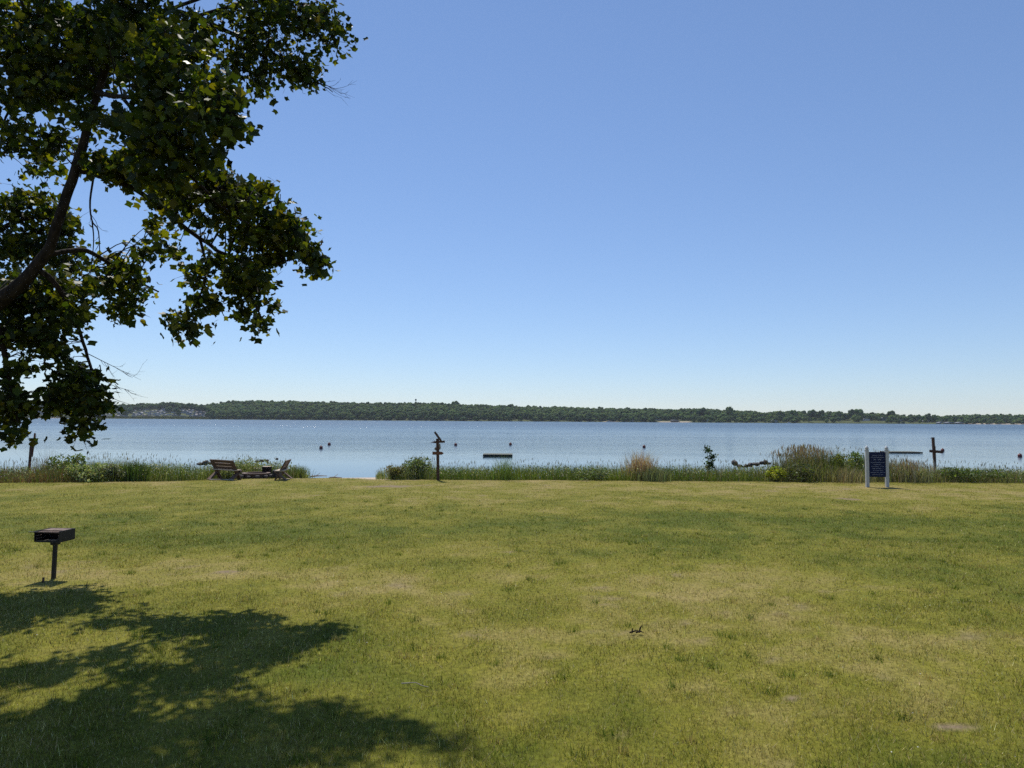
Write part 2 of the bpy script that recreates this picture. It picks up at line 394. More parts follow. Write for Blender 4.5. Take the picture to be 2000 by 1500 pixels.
m, n, l, b = mat_new('river_water')
geo = n.new('ShaderNodeNewGeometry')
b.inputs['Base Color'].default_value = (0.030, 0.055, 0.075, 1); b.inputs['Roughness'].default_value = 0.2; b.inputs['IOR'].default_value = 1.333
def wnoise(scale, sx, sy, detail, ang=0):
    mp = n.new('ShaderNodeMapping'); mp.inputs['Scale'].default_value = (sx, sy, 1); mp.inputs['Rotation'].default_value = (0, 0, R(ang))
    t = n.new('ShaderNodeTexNoise'); t.inputs['Scale'].default_value = scale; t.inputs['Detail'].default_value = detail; t.inputs['Roughness'].default_value = 0.6
    l.new(geo.outputs['Position'], mp.inputs[0]); l.new(mp.outputs[0], t.inputs[0]); return t
t1 = wnoise(1.1, 0.6, 1.0, 5, 12); t2 = wnoise(0.32, 0.45, 1.0, 3, -10)
t4 = wnoise(0.07, 0.12, 1.0, 4, -3); t3 = wnoise(0.012, 0.25, 1.0, 4, 4)          # wind streaks: calmer and rougher water
mr = n.new('ShaderNodeMapRange'); mr.inputs[1].default_value = 0.40; mr.inputs[2].default_value = 0.60; mr.inputs[3].default_value = 0.35; mr.inputs[4].default_value = 1.3
av = n.new('ShaderNodeMath'); av.operation = 'MULTIPLY_ADD'; l.new(t4.outputs[0], av.inputs[0]); av.inputs[1].default_value = 0.5
hf = n.new('ShaderNodeMath'); hf.operation = 'MULTIPLY'; l.new(t3.outputs[0], hf.inputs[0]); hf.inputs[1].default_value = 0.5; l.new(hf.outputs[0], av.inputs[2])
l.new(av.outputs[0], mr.inputs[0])
sx_ = n.new('ShaderNodeSeparateXYZ'); l.new(geo.outputs['Position'], sx_.inputs[0])
lee = n.new('ShaderNodeMapRange'); lee.inputs[1].default_value = 60; lee.inputs[2].default_value = 360; lee.inputs[3].default_value = 0.012; lee.inputs[4].default_value = 1.0
l.new(sx_.outputs[1], lee.inputs[0])
rl = n.new('ShaderNodeMapRange'); rl.inputs[1].default_value = 60; rl.inputs[2].default_value = 480; rl.inputs[3].default_value = 0.07; rl.inputs[4].default_value = 0.27; l.new(sx_.outputs[1], rl.inputs[0]); l.new(rl.outputs[0], b.inputs['Roughness'])
ml = n.new('ShaderNodeMath'); ml.operation = 'MULTIPLY'; l.new(mr.outputs[0], ml.inputs[0]); l.new(lee.outputs[0], ml.inputs[1])
b1 = n.new('ShaderNodeBump'); b1.inputs['Distance'].default_value = 0.45; l.new(t1.outputs[0], b1.inputs['Height']); l.new(ml.outputs[0], b1.inputs['Strength'])
b2 = n.new('ShaderNodeBump'); b2.inputs['Distance'].default_value = 0.18; l.new(lee.outputs[0], b2.inputs['Strength']); l.new(t2.outputs[0], b2.inputs['Height'])
l.new(b2.outputs[0], b1.inputs['Normal']); l.new(b1.outputs[0], b.inputs['Normal'])
M['water'] = m
WATER_Z = -1.0
v, q = grid(np.linspace(-3000, 3000, 13), np.array([36.0, 60, 120, 300, 700, 1300, 1850]), lambda x, y: x * 0 + WATER_Z)
water = np_mesh('river_water', v, q, M['water'])
tag(water, 'broad rippled blue river between the lawn and the far shore', 'water', kind='structure')

# ------------------------------------------------------------------ far shore terrain
HZ = lambda px: 819 + 0.0061 * (px - 1000)
RIDGE = [(-600, 790), (-200, 788), (0, 786), (60, 784), (130, 786), (230, 790), (330, 785), (370, 787), (400, 792), (415, 788), (450, 783), (500, 781), (600, 783), (700, 786), (810, 785), (900, 788),
         (1000, 791), (1100, 794), (1200, 796), (1300, 798), (1370, 797), (1420, 799), (1500, 803), (1560, 802), (1600, 804), (1680, 804), (1750, 808), (1800, 810), (1850, 811), (1900, 809), (1950, 808.5), (2000, 810), (2300, 811), (2700, 812)]
SHORE = [(-600, 1750), (0, 1700), (80, 1640), (250, 1540), (420, 1500), (620, 1440), (900, 1400), (1200, 1380), (1500, 1360), (1900, 1340), (2700, 1330)]
def px_of(x, y): return 1000 + F * x / y
def far_tree_h(px): return np.interp(px, [400, 1300, 1550, 2000], [15, 14, 13, 12])
def far_z(x, y):
    px = px_of(x, y); s = np.interp(px, [p[0] for p in SHORE], [p[1] for p in SHORE])
    e = y - s
    depth = np.interp(px, [300, 430, 1200, 1500, 2000], [230, 200, 190, 150, 110])
    Yr = s + depth
    top = 2.95 + (HZ(px) - np.interp(px, [p[0] for p in RIDGE], [p[1] for p in RIDGE])) / F * Yr - far_tree_h(px)
    top = np.clip(top, 1.2, None)
    t = np.clip(e / depth, 0, 1.0)
    shape = 0.75 * t ** 0.85 + 0.25 * t
    z = np.where(e < 0, np.maximum(WATER_Z + e * 0.08, -3.5), WATER_Z + 0.25 + (top - WATER_Z) * shape - np.clip(e - depth, 0, None) * 0.02)
    return z + 0.5 * (vnoise(x, y, 61, 2, 0.02) - 0.5) * sstep(0, 60, e)
xs = np.linspace(-2600, 2600, 521); ys = np.linspace(1300, 2400, 111)
v, q = grid(xs, ys, far_z)
pxv = px_of(v[:, 0], v[:, 1]); sv = np.interp(pxv, [p[0] for p in SHORE], [p[1] for p in SHORE]); ev = v[:, 1] - sv
gcol = np.array([0.062, 0.075, 0.026]) * (0.75 + 0.5 * vnoise(v[:, 0], v[:, 1], 62, 3, 0.02))[:, None]
sandy = (((pxv > 1880) | ((pxv > 1290) & (pxv < 1345)) | (pxv < 130) | ((pxv > 1180) & (pxv < 1205))) & (ev < 16) & (ev > -12))[:, None]
gcol = np.where(sandy, np.array([0.36, 0.30, 0.23]), gcol)
hills = np_mesh('hills', v, q, mat_ground('far_ground', 0.05, vary=0.3, bump=0.1), col=gcol, smooth=True)
tag(hills, 'low wooded hills rising behind the far shore', 'hills', kind='structure')

def lumpy_crown(n_lumps, seed, wide=1.0, tall=1.0, clumps=170):
    """unit crown about 1 wide and about 1 high standing on z=0; returns verts, tris, shade"""
    r = np.random.default_rng(seed)
    bm = bmesh.new(); bmesh.ops.create_icosphere(bm, subdivisions=1, radius=1.0)
    iv = np.array([vv.co[:] for vv in bm.verts]); it = np.array([[x.index for x in f.verts] for f in bm.faces]); bm.free()
    V, T, C = [], [], []; o = 0
    cents = []
    for i in range(n_lumps):
        a = 2 * math.pi * i / n_lumps * 1.618 * 2; h = (i + 0.5) / n_lumps
        rad = 0.34 * wide * math.cos(1.2 * max(0, h - 0.15)) * r.uniform(0.6, 1.15)
        c = np.array([rad * math.cos(a), rad * math.sin(a), (0.26 + 0.56 * h) * tall]); s = r.uniform(0.17, 0.26)
        cents.append((c, s))
        vv = iv * s * r.uniform(0.8, 1.25, (len(iv), 1)) * np.array([1.1, 1.1, 0.9]) + c
        V.append(vv); T.append(it + o); o += len(vv); C.append(np.full((len(vv), 1), r.uniform(0.75, 1.25)))
    for i in range(clumps):
        c, s = cents[r.integers(len(cents))]; d = r.normal(size=3); d /= np.linalg.norm(d); d[2] = abs(d[2]) * 0.9 - 0.1 if r.random() < 0.8 else d[2]
        p = c + d * s * r.uniform(0.95, 1.3); w = r.uniform(0.035, 0.075)
        u = r.normal(size=3); u /= np.linalg.norm(u); w2 = np.cross(u, d) * w; u = u * w
        V.append(np.array([p - u, p + w2, p + u])); T.append(np.array([[0, 1, 2]]) + o); o += 3; C.append(np.full((3, 1), r.uniform(0.7, 1.5)))
    return np.concatenate(V), np.concatenate(T), np.concatenate(C)
PROTO = [lumpy_crown(n_, 100 + i, w_, t_) for i, (n_, w_, t_) in enumerate([(9, 1.0, 1.0), (11, 1.2, 0.9), (8, 0.9, 1.05), (12, 1.1, 1.0), (8, 0.85, 1.1), (10, 1.3, 0.85), (9, 0.95, 1.1)])]
FAR_G = [np.array([0.036, 0.058, 0.020]), np.array([0.045, 0.066, 0.024]), np.array([0.056, 0.076, 0.024]), np.array([0.030, 0.050, 0.024]), np.array([0.042, 0.058, 0.026]), np.array([0.064, 0.080, 0.028]), np.array([0.034, 0.050, 0.018])]
FAR_G = [g_ * np.array([1.8, 2.0, 1.4]) for g_ in FAR_G]
def small_trunk(h=0.35):
    v_, q_ = tubes([(np.array([[0, 0, -0.05], [0.01, 0, h * 0.5], [0, 0.01, h]]), [0.03, 0.024, 0.018])], 5)
    return v_, q_
# candidates
cand = []
def zone_density(px):
    return np.interp(px, [60, 400, 415, 1280, 1330, 1560, 1600, 1850, 1880, 2300], [0.9, 0.9, 1, 1, 0.9, 0.75, 0.55, 0.6, 1.0, 1.0])
row = 0
for e in np.arange(7, 300, 12.5):
    for x in np.arange(-1900, 1900, 9.0):
        xx = x + rng.uniform(-4, 4); 
        s_guess = 1450.0
        for _ in range(3):
            s_guess = np.interp(px_of(xx, s_guess + e), [p[0] for p in SHORE], [p[1] for p in SHORE])
        yy = s_guess + e + rng.uniform(-6, 6); px = px_of(xx, yy)
        if px < -250 or px > 2250: continue
        if px < 408 + 10 * math.sin(e) and e < (190 if px > 200 else 200):
            if rng.random() > 0.05 or e < 30: continue          # the town
        dmax = np.interp(px, [300, 430, 1200, 1500, 2000], [300, 235, 215, 175, 135])
        if e > dmax + 15: continue
        if rng.random() > zone_density(px): continue
        if px > 1560 and px < 1875 and e < 45 and rng.random() < 0.7: continue
        if px > 1280 and px < 1350 and e < 20: continue
        if 760 < px < 1280 and e < 20 and rng.random() < 0.25: continue
        cand.append((e, xx, yy, px))
cand.sort(key=lambda c: c[0] + (0 if c[3] > 408 else -60))
meshes = []
for i, (pv, pt, pc) in enumerate(PROTO):
    tv, tq = small_trunk()
    tq3 = np.concatenate([tq[:, [0, 1, 2]], tq[:, [0, 2, 3]]])
    V = np.concatenate([pv, tv]); T = np.concatenate([pt, tq3 + len(pv)])
    C = np.concatenate([FAR_G[i] * pc, np.tile([[0.05, 0.04, 0.03]], (len(tv), 1))])
    o = np_mesh('shore_tree', V, T, M['far_leaf'], col=C)
    meshes.append(o.data); bpy.data.objects.remove(o)
LBL = ['rounded dark green broadleaf tree in the wood along the far shore', 'broad mid green tree in the wood along the far shore', 'narrow olive green tree in the wood along the far shore',
       'deep green spreading tree in the wood along the far shore', 'slim upright grey green tree in the wood along the far shore', 'wide pale green tree in the wood along the far shore', 'dark egg shaped tree in the wood along the far shore']
SV, ST, SC = [], [], []; so = 0; ind = 0
for e, x, y, px in cand:
    k = int(rng.integers(len(PROTO))); h = far_tree_h(px) * rng.uniform(0.78, 1.12)
    if px > 1280 and e < 60: h *= rng.uniform(0.55, 0.95)
    if e < 12: h *= 0.7
    w = rng.uniform(10, 15) * (h / 14) ** 0.5; z = float(far_z(np.array(x), np.array(y))) - 0.6; rz = rng.uniform(0, 6.28)
    if ind < 276:
        o = bpy.data.objects.new('shore_tree', meshes[k]); link(o); o.location = (x, y, z); o.scale = (w, w, h); o.rotation_euler = (0, 0, rz)
        tag(o, LBL[k], 'tree', 'trees in the wood along the far shore'); ind += 1
    else:
        pv, pt, pc = PROTO[k]
        c_, s_ = math.cos(rz), math.sin(rz)
        vv = pv * np.array([w, w, h]); vv = np.stack([vv[:, 0] * c_ - vv[:, 1] * s_ + x, vv[:, 0] * s_ + vv[:, 1] * c_ + y, vv[:, 2] + z], -1)
        SV.append(vv); ST.append(pt + so); so += len(vv); SC.append(FAR_G[k] * pc * rng.uniform(0.8, 1.25))
fo = np_mesh('far_forest', np.concatenate(SV), np.concatenate(ST), M['far_leaf'], col=np.concatenate(SC))
tag(fo, 'continuous green wood covering the hills across the river', 'forest', kind='stuff')
# the one tree standing clear above the ridge
p = at(888, 792, 1590); o = bpy.data.objects.new('shore_tree', meshes[1]); link(o); o.location = (p[0], p[1], p[2] - 13); o.scale = (17, 17, 26)
tag(o, 'lone round crowned tree rising above the wooded ridge right of the water tower', 'tree', 'trees in the wood along the far shore')

for px_, top_, e_, w_, k_, lb in [(1370, 795, 70, 19, 3, 'broad domed tree cluster crown above the long boathouse'), (1424, 793, 75, 12, 2, 'narrow tall crowned tree right of the broad dome over the boathouse'),
        (1520, 799, 70, 14, 5, 'wide tree above the water edge cottage'), (1549, 800, 70, 11, 0, 'round topped tree right of the wide tree over the cottage'), (1585, 799, 80, 14, 3, 'large spreading tree left of the gap before the grassy rise'),
        (1604, 802, 70, 11, 6, 'egg shaped tree at the gap before the grassy rise'), (1635, 801, 85, 12, 1, 'rounded tree left of the long white house'), (1662, 800, 90, 10, 4, 'pale upright tree left of the tallest dome by the white house'), (1676, 798, 90, 15, 0, 'tallest domed tree standing over the long white house'),
        (1720, 804, 85, 11, 5, 'low wide tree left of the tall pale house'), (1740, 803, 85, 13, 6, 'dark tree right of the tall pale house'), (1792, 808, 70, 9, 1, 'small tree above the grey house by the marina'), (1812, 808, 60, 9, 4, 'slim tree behind the leftmost marina boathouse'), (1824, 809, 55, 8, 2, 'narrow dark tree over the marina')]:
    s_ = np.interp(px_, [p_[0] for p_ in SHORE], [p_[1] for p_ in SHORE]); y = s_ + e_; x = (px_ - 1000) / F * y; z = float(far_z(np.array(x), np.array(y))) - 0.6
    zt = 2.95 + (HZ(px_) - top_) / F * y
    o = bpy.data.objects.new('shore_tree', meshes[k_]); link(o); o.location = (x, y, z); o.scale = (w_ * 1.45, w_ * 1.45, max(8, (zt - z) * 1.0)); tag(o, lb, 'tree', 'trees in the wood along the far shore')

# marsh reeds in front of the town
n = 9000
px = rng.uniform(40, 640, n); s = np.interp(px, [p[0] for p in SHORE], [p[1] for p in SHORE]); y = s + rng.uniform(1, 28, n); x = (px - 1000) / F * y
P = np.stack([x, y, far_z(x, y) - 0.2], -1)
c = np.where(rng.random(n)[:, None] < 0.6, np.array([0.07, 0.085, 0.03]), np.array([0.12, 0.11, 0.05]))
V, Fc, C = blades(P, rng.uniform(1.6, 4.0, n) * (0.5 + 0.8 * vnoise(x, y, 71, 2, 0.03)), np.full(n, 1.6), rng.uniform(0, 0.4, n), jitter_col(c, 0.2), 2)
o = np_mesh('marsh_reeds', V, Fc, M['far_leaf'], col=C)
tag(o, 'olive marsh reeds along the far water edge below the town', 'reeds', kind='stuff')

# houses of the town and along the shore
roofs = [mat_plain('roof_grey', (0.16, 0.16, 0.18)), mat_plain('roof_pale', (0.34, 0.34, 0.36)), mat_plain('roof_brown', (0.13, 0.10, 0.085))]
walls = [mat_plain('wall_white', (0.46, 0.46, 0.47)), mat_plain('wall_tan', (0.30, 0.26, 0.22)), mat_plain('wall_blue_grey', (0.20, 0.23, 0.28))]
winm = mat_plain('window_glass', (0.02, 0.025, 0.03), 0.2)
def house_mesh(w, d, h, rh, wi, ri, name='house'):
    t = empty(name, (0, 0, 0))
    MB().box((0, 0, h / 2), (w, d, h)).build('wall', walls[wi], t)
    MB().prism([(-w / 2 - 0.4, h), (w / 2 + 0.4, h), (w / 2 + 0.4, h + 0.25), (0 + w * 0.2, h + rh), (-w * 0.2, h + rh), (-w / 2 - 0.4, h + 0.25)], d + 0.8).build('roof', roofs[ri], t)
    for sx in (-0.28, 0.1, 0.32):
        MB().box((w * sx, -d / 2 - 0.02, h * 0.55), (1.1, 0.1, 1.2)).build('window', winm, t)
    return t
HP = [house_mesh(11, 8, 3.2, 2.2, 0, 0), house_mesh(15, 5, 3.0, 1.1, 0, 1), house_mesh(9, 7, 5.2, 2.4, 1, 2), house_mesh(12, 8, 5.5, 2.6, 2, 0), house_mesh(13, 5, 3.0, 1.0, 1, 1)]
HL = ['small white walled house with grey roof in the hillside town', 'long low white mobile home with pale roof in the hillside town', 'tan two storey house with brown roof in the hillside town', 'blue grey two storey house in the hillside town', 'long low tan mobile home with pale roof in the hillside town']
used = set()
def put_house(k, x, y, rz, label, group=None, sc=1.0):
    o = HP[k] if k not in used else copy_tree(HP[k]); used.add(k)
    o.location = (x, y, float(far_z(np.array(float(x)), np.array(float(y)))) - 0.3); o.rotation_euler = (0, 0, rz); o.scale = (sc,) * 3
    tag(o, label, 'house', group)
cnt = 0
for e in np.arange(30, 190, 13):
    for px in np.arange(70, 408, 15):
        if rng.random() < 0.30: continue
        pp = px + rng.uniform(-6, 6); s = np.interp(pp, [p[0] for p in SHORE], [p[1] for p in SHORE]); y = s + e + rng.uniform(-5, 5); x = (pp - 1000) / F * y
        k = int(rng.choice(5, p=[0.25, 0.25, 0.15, 0.15, 0.2]))
        put_house(k, x, y, rng.uniform(-0.5, 0.5), HL[k], 'houses in the town on the far hillside', rng.uniform(0.55, 0.85)); cnt += 1
def shore_spot(px, e):
    s = np.interp(px, [p[0] for p in SHORE], [p[1] for p in SHORE]); y = s + e; return (px - 1000) / F * y, y
SH = [(790, 22, 2, 'tan house half hidden at the left end of the shore cottages'), (813, 30, 1, 'white cottage below the water tower at the wooded shore'), (842, 20, 4, 'low tan cottage among shore trees right of the water tower'),
      (862, 24, 2, 'brown roofed cottage under the ridge top lone tree'), (882, 30, 1, 'pale roofed cottage straight below the lone ridge tree'), (905, 22, 0, 'white cottage just right of the lone ridge tree'),
      (1165, 20, 4, 'grey cottage at the shore left of the moored motorboat'), (1232, 10, 0, 'white cottage tucked in trees right of the moored motorboat'), (1285, 34, 0, 'white house with pale gable up in the trees above the sandy landing'),
      (1378, 16, 1, 'bright white shore house right of the long boathouse'), (1512, 8, 0, 'white cottage on the water edge below the notch in the trees'), (1690, 62, 1, 'long white house on the grassy rise at right'),
      (1725, 75, 3, 'tall pale house between trees on the grassy rise'), (1755, 60, 4, 'low house in the trees right of the grassy rise'), (1806, 48, 4, 'low grey house behind the marina'), (1850, 70, 0, 'small white house in the dark trees over the marina')]
for px, e, k, lb in SH:
    x, y = shore_spot(px, e); put_house(k, x, y, rng.uniform(-0.3, 0.3), lb, None, 1.0 if px > 1200 else 0.8)
# boathouses, dock, boats on the far side
def long_shed(px, e, w, lb, mat):
    x, y = shore_spot(px, e); t = empty('boathouse', (x, y, float(far_z(np.array(x), np.array(y))) - 0.2 if e > 0 else WATER_Z))
    MB().prism([(-w / 2, 2.6), (w / 2, 2.6), (w / 2, 2.9), (0, 3.9), (-w / 2, 2.9)], 9).build('roof', roofs[1], t)
    for i in range(5):
        for sy in (-4, 4): MB().box((-w / 2 + 0.5 + i * (w - 1) / 4, sy, 1.2), (0.3, 0.3, 2.8)).build('post', M['old_wood'], t)
    MB().box((0, 3.8, 1.3), (w - 1.2, 0.2, 2.4)).build('back_wall', mat, t)
    tag(t, lb, 'boathouse')
long_shed(1318, 8, 17, 'long pale roofed boathouse beside the sandy landing on the far shore', walls[1])
long_shed(1835, -14, 10, 'leftmost white roofed boathouse at the far marina', walls[0])
long_shed(1852, -12, 14, 'middle white roofed boathouse at the far marina', walls[0])
long_shed(1873, -14, 14, 'rightmost white roofed boathouse at the far marina', walls[0])
def motorboat(px, e, lb, L=8):
    x, y = shore_spot(px, e); t = empty('motorboat', (x, y, WATER_Z), 0.2)
    bm = MB(); bm.prism([(-L / 2, 0.9), (L / 2, 1.2), (L / 2 - 1.3, -0.25), (-L / 2 + 0.2, -0.25)], 2.4); bm.build('hull', walls[0], t)
    MB().box((-0.4, 0, 1.6), (2.6, 1.8, 1.3), bevel=0.2).build('cabin', walls[2], t)
    tag(t, lb, 'boat')
motorboat(1190, -14, 'white motorboat moored off the wooded far shore', 11)
motorboat(1541, -12, 'small white boat moored on the far shore near the water edge cottage')
x0, y0 = shore_spot(1886, -22)
t = empty('dock', (x0, y0, WATER_Z)); MB().box((0, 0, 0.75), (26, 2.4, 0.3)).build('deck', M['board_wood'], t)
[MB().box((-12 + i * 4, sy, 0), (0.35, 0.35, 2.2)).build('pile', M['old_wood'], t) for i in range(7) for sy in (-1, 1)]
tag(t, 'low brown dock reaching out right of the far marina boathouses', 'dock')
# water tower
p = at(812, 790, 1640); t = empty('water_tower', (p[0], p[1], p[2] - 16)); grey = mat_plain('tower_steel', (0.12, 0.14, 0.16))
MB().lathe([(0.3, 24.0), (1.7, 25.0), (2.1, 27), (1.8, 28.4), (0.3, 29)], 14).build('tank', grey, t, True)
MB().lathe([(0.9, 0), (0.6, 3), (0.5, 24.2)], 10).build('shaft', grey, t, True)
tag(t, 'thin grey water tower poking above the wooded ridge', 'water tower')

# ------------------------------------------------------------------ shoreline plants
VEG = [(-200, 904), (0, 908), (60, 906), (120, 900), (180, 897), (240, 897), (330, 900), (405, 908), (470, 899), (520, 901), (575, 907), (600, 922), (615, 934), (728, 934), (742, 915), (780, 908), (825, 897), (860, 908), (950, 910), (1000, 903), (1100, 907), (1200, 907), (1300, 906), (1400, 908),
       (1500, 906), (1540, 890), (1600, 885), (1700, 892), (1760, 898), (1800, 908), (2000, 912), (2200, 912)]
def veg_h(px): return np.interp(px, [a for a, _ in VEG], [b for _, b in VEG])
Vs, Fs, Cs = [], [], []; off = 0
def veg_roots(n, d0=0.0, d1=8.0, pw=1.4):
    px = rng.uniform(-220, 2220, n); Y = 34.5 + 0 * px
    for _ in range(3): x = (px - 1000) / F * Y; Y = edge_y(x) + 0.25
    dd = d0 + (d1 - d0) * rng.random(n) ** pw
    gap = (px > 408) & (px < 600)
    dd = np.where(gap, 2.2 + dd * 0.6, dd)
    Y = Y + dd; x = (px - 1000) / F * Y
    keep = ~((px > 606) & (px < 736)) ; keep &= ~((px > 580) & (px < 760) & (rng.random(n) < 0.5))
    return px[keep], x[keep], Y[keep], dd[keep]
VC = [np.array([0.09, 0.12, 0.03]), np.array([0.165, 0.195, 0.04]), np.array([0.18, 0.185, 0.10]), np.array([0.30, 0.26, 0.16]), np.array([0.19, 0.11, 0.07])]
for n, wd, kind in [(44000, 0.016, 'blade'), (3000, 0.008, 'stalk')]:
    px, x, Y, dd = veg_roots(n, 0, 8.5, 1.5); n = len(px)
    zg = bz(x, Y) - 0.03
    ztop = 2.95 - (veg_h(px) - HZ(px)) / F * Y
    h = np.clip(ztop - zg, 0.12, 2.2)
    patch = vnoise(x, Y * 0.6, 81, 3, 0.5)
    hh = 1.12 * h * (0.45 + 0.55 * rng.random(n)) * (0.75 + 0.5 * vnoise(x, Y, 82, 3, 0.9)) * sstep(-0.5, 1.2, dd + 0.25)
    pick = rng.random(n)
    green2 = (patch > 0.48)
    c = np.where(green2[:, None], VC[1], VC[0]); c = np.where((pick > 0.74)[:, None], VC[2], c); c = np.where((pick > 0.90)[:, None], VC[3], c)
    redl = (px < 165) & (rng.random(n) < 0.5); c = np.where(redl[:, None], VC[4], c)
    dryR = (px > 1700) & (rng.random(n) < 0.45) | (px > 1330) & (px < 1560) & (rng.random(n) < 0.3); c = np.where(dryR[:, None], np.array([0.20, 0.16, 0.11]), c)
    front = (dd < 1.0) & (px > 860) & (px < 1480) & (rng.random(n) < 0.6); c = np.where(front[:, None], np.array([0.10, 0.15, 0.02]), c)
    lean = rng.uniform(0.05, 0.55, n)
    if kind == 'stalk': hh = h * rng.uniform(0.9, 1.35, n); lean *= 0.35; c = np.where(rng.random(n)[:, None] < 0.5, np.array([0.11, 0.10, 0.06]), c)
    P = np.stack([x, Y, zg], -1)
    V, Fc, C = blades(P, hh, np.full(n, wd) * rng.uniform(0.6, 1.6, n), lean, jitter_col(c, 0.25), 2)
    Vs.append(V); Fs.append(Fc + off); Cs.append(C); off += len(V)
    if kind == 'stalk':      # seed heads
        tip = V.reshape(-1, 5, 3)[:, 4]; sel = rng.random(n) < 0.6; tp = tip[sel]; k = len(tp)
        V, Fc, C = blades(tp - np.array([0, 0, 0.10]), rng.uniform(0.10, 0.2, k), np.full(k, 0.03), rng.uniform(0, 0.5, k), jitter_col(np.tile([[0.16, 0.13, 0.08]], (k, 1)), 0.2), 2)
        Vs.append(V); Fs.append(Fc + off); Cs.append(C); off += len(V)
o = np_mesh('shore_grass', np.concatenate(Vs), np.concatenate(Fs), M['weed'], col=np.concatenate(Cs))
tag(o, 'tall wild grass and weeds along the top of the shore bank', 'tall grass', kind='stuff')

def leaf_quads(P, size, nrm_bias=(0, 0, 0.4), aspect=0.55):
    n = len(P); u = rng.normal(size=(n, 3)); u /= np.linalg.norm(u, axis=1)[:, None]
    nn = rng.normal(size=(n, 3)) + np.array(nrm_bias); w = np.cross(u, nn); w /= np.linalg.norm(w, axis=1)[:, None] + 1e-9
    s = np.asarray(size)[:, None] if np.ndim(size) else size
    a = P - u * s; b_ = P + w * s * aspect; c = P + u * s; d = P - w * s * aspect
    return np.stack([a, b_, c, d], 1).reshape(-1, 3), np.arange(4 * n).reshape(n, 4)
# herbs: leafy weeds mixed in, white blossoms
px, x, Y, dd = veg_roots(24000, 0.05, 6.5, 1.4); n = len(px); zg = bz(x, Y)
h = np.clip(2.95 - (veg_h(px) - HZ(px)) / F * Y - zg, 0.1, 2.0)
den = vnoise(x, Y * 0.5, 85, 3, 0.7); keep = (den > 0.42) | ((px > 150) & (px < 300)) | ((px > 760) & (px < 850)) | ((px > 430) & (px < 560)); px, x, Y, h, zg, dd = px[keep], x[keep], Y[keep], h[keep], zg[keep], dd[keep]; n = len(px)
P = np.stack([x, Y, zg + h * rng.uniform(0.15, 0.95, n) * (0.7 + 0.3 * rng.random(n))], -1)
V, Q = leaf_quads(P, rng.uniform(0.025, 0.065, n))
c = np.where((rng.random(n) < 0.5)[:, None], np.array([0.10, 0.15, 0.03]), np.array([0.16, 0.175, 0.085]))
o = np_mesh('shore_weeds', V, Q, M['weed'], col=np.repeat(jitter_col(c, 0.25), 4, 0))
tag(o, 'leafy green weeds growing among the shore grass', 'weeds', kind='stuff')
sel = (rng.random(n) < 0.24) | (((px > 170) & (px < 260)) | ((px > 440) & (px < 560)) | ((px > 760) & (px < 840))) & (rng.random(n) < 0.34)
Pf = P[sel] + np.array([0, -0.05, 0.08]); V, Q = leaf_quads(Pf, rng.uniform(0.016, 0.034, len(Pf)), aspect=0.9)
c = np.where((rng.random(len(Pf)) < 0.75)[:, None], np.array([0.62, 0.60, 0.50]), np.array([0.5, 0.42, 0.25]))
o = np_mesh('shore_blossom', V, Q, M['weed'], col=np.repeat(c, 4, 0)); tag(o, 'small white blossoms sprinkled over the shore weeds', 'wildflowers', kind='stuff')

def shrub(name, px, py_top, Y, w, label, cat='shrub', cols=((0.06, 0.10, 0.02), (0.11, 0.15, 0.03)), n=900, leaf=0.04, base_py=None, group=None, hmul=1.0):
    x = (px - 1000) / F * Y; zg = float(bz(np.array(x), np.array(Y))); ztop = 2.95 - (py_top - HZ(px)) / F * Y; h = max(0.3, ztop - zg) * hmul
    t = empty(name, (x, Y, zg))
    nl = 11; lum = [(rng.normal(0, 0.32) * w, rng.normal(0, 0.25) * w, h * rng.uniform(0.3, 0.72), rng.uniform(0.22, 0.38)) for _ in range(nl)]
    P = []
    for i in range(n):
        a, b_, c, s = lum[rng.integers(nl)]; d = rng.normal(size=3); d /= np.linalg.norm(d); rr = rng.uniform(0.6, 1.0)
        P.append([np.clip(a, -w * .6, w * .6) + d[0] * s * w * rr, b_ + d[1] * s * w * rr, min(max(0.05, c + d[2] * s * h * 0.9 * rr), h)])
    P = np.array(P); V, Q = leaf_quads(P, rng.uniform(0.6, 1.3, n) * leaf * 1.7)
    tt = rng.random((n, 1)); c = np.array(cols[0]) * (1 - tt) + np.array(cols[1]) * tt
    np_mesh('foliage', V, Q, M['weed'], t, col=np.repeat(jitter_col(c * 1.45, 0.25), 4, 0))
    paths = []
    for i in range(10):
        a, b_, c, s = lum[i]; paths.append((np.array([[a * 0.15, b_ * 0.15, -0.05], [a * 0.6, b_ * 0.6, c * 0.5], [a, b_, c + 0.1 * h]]), [0.016, 0.011, 0.005]))
    V, Q = tubes(paths, 5); np_mesh('stems', V, Q, M['bark'], t)
    tag(t, label, cat, group); return t
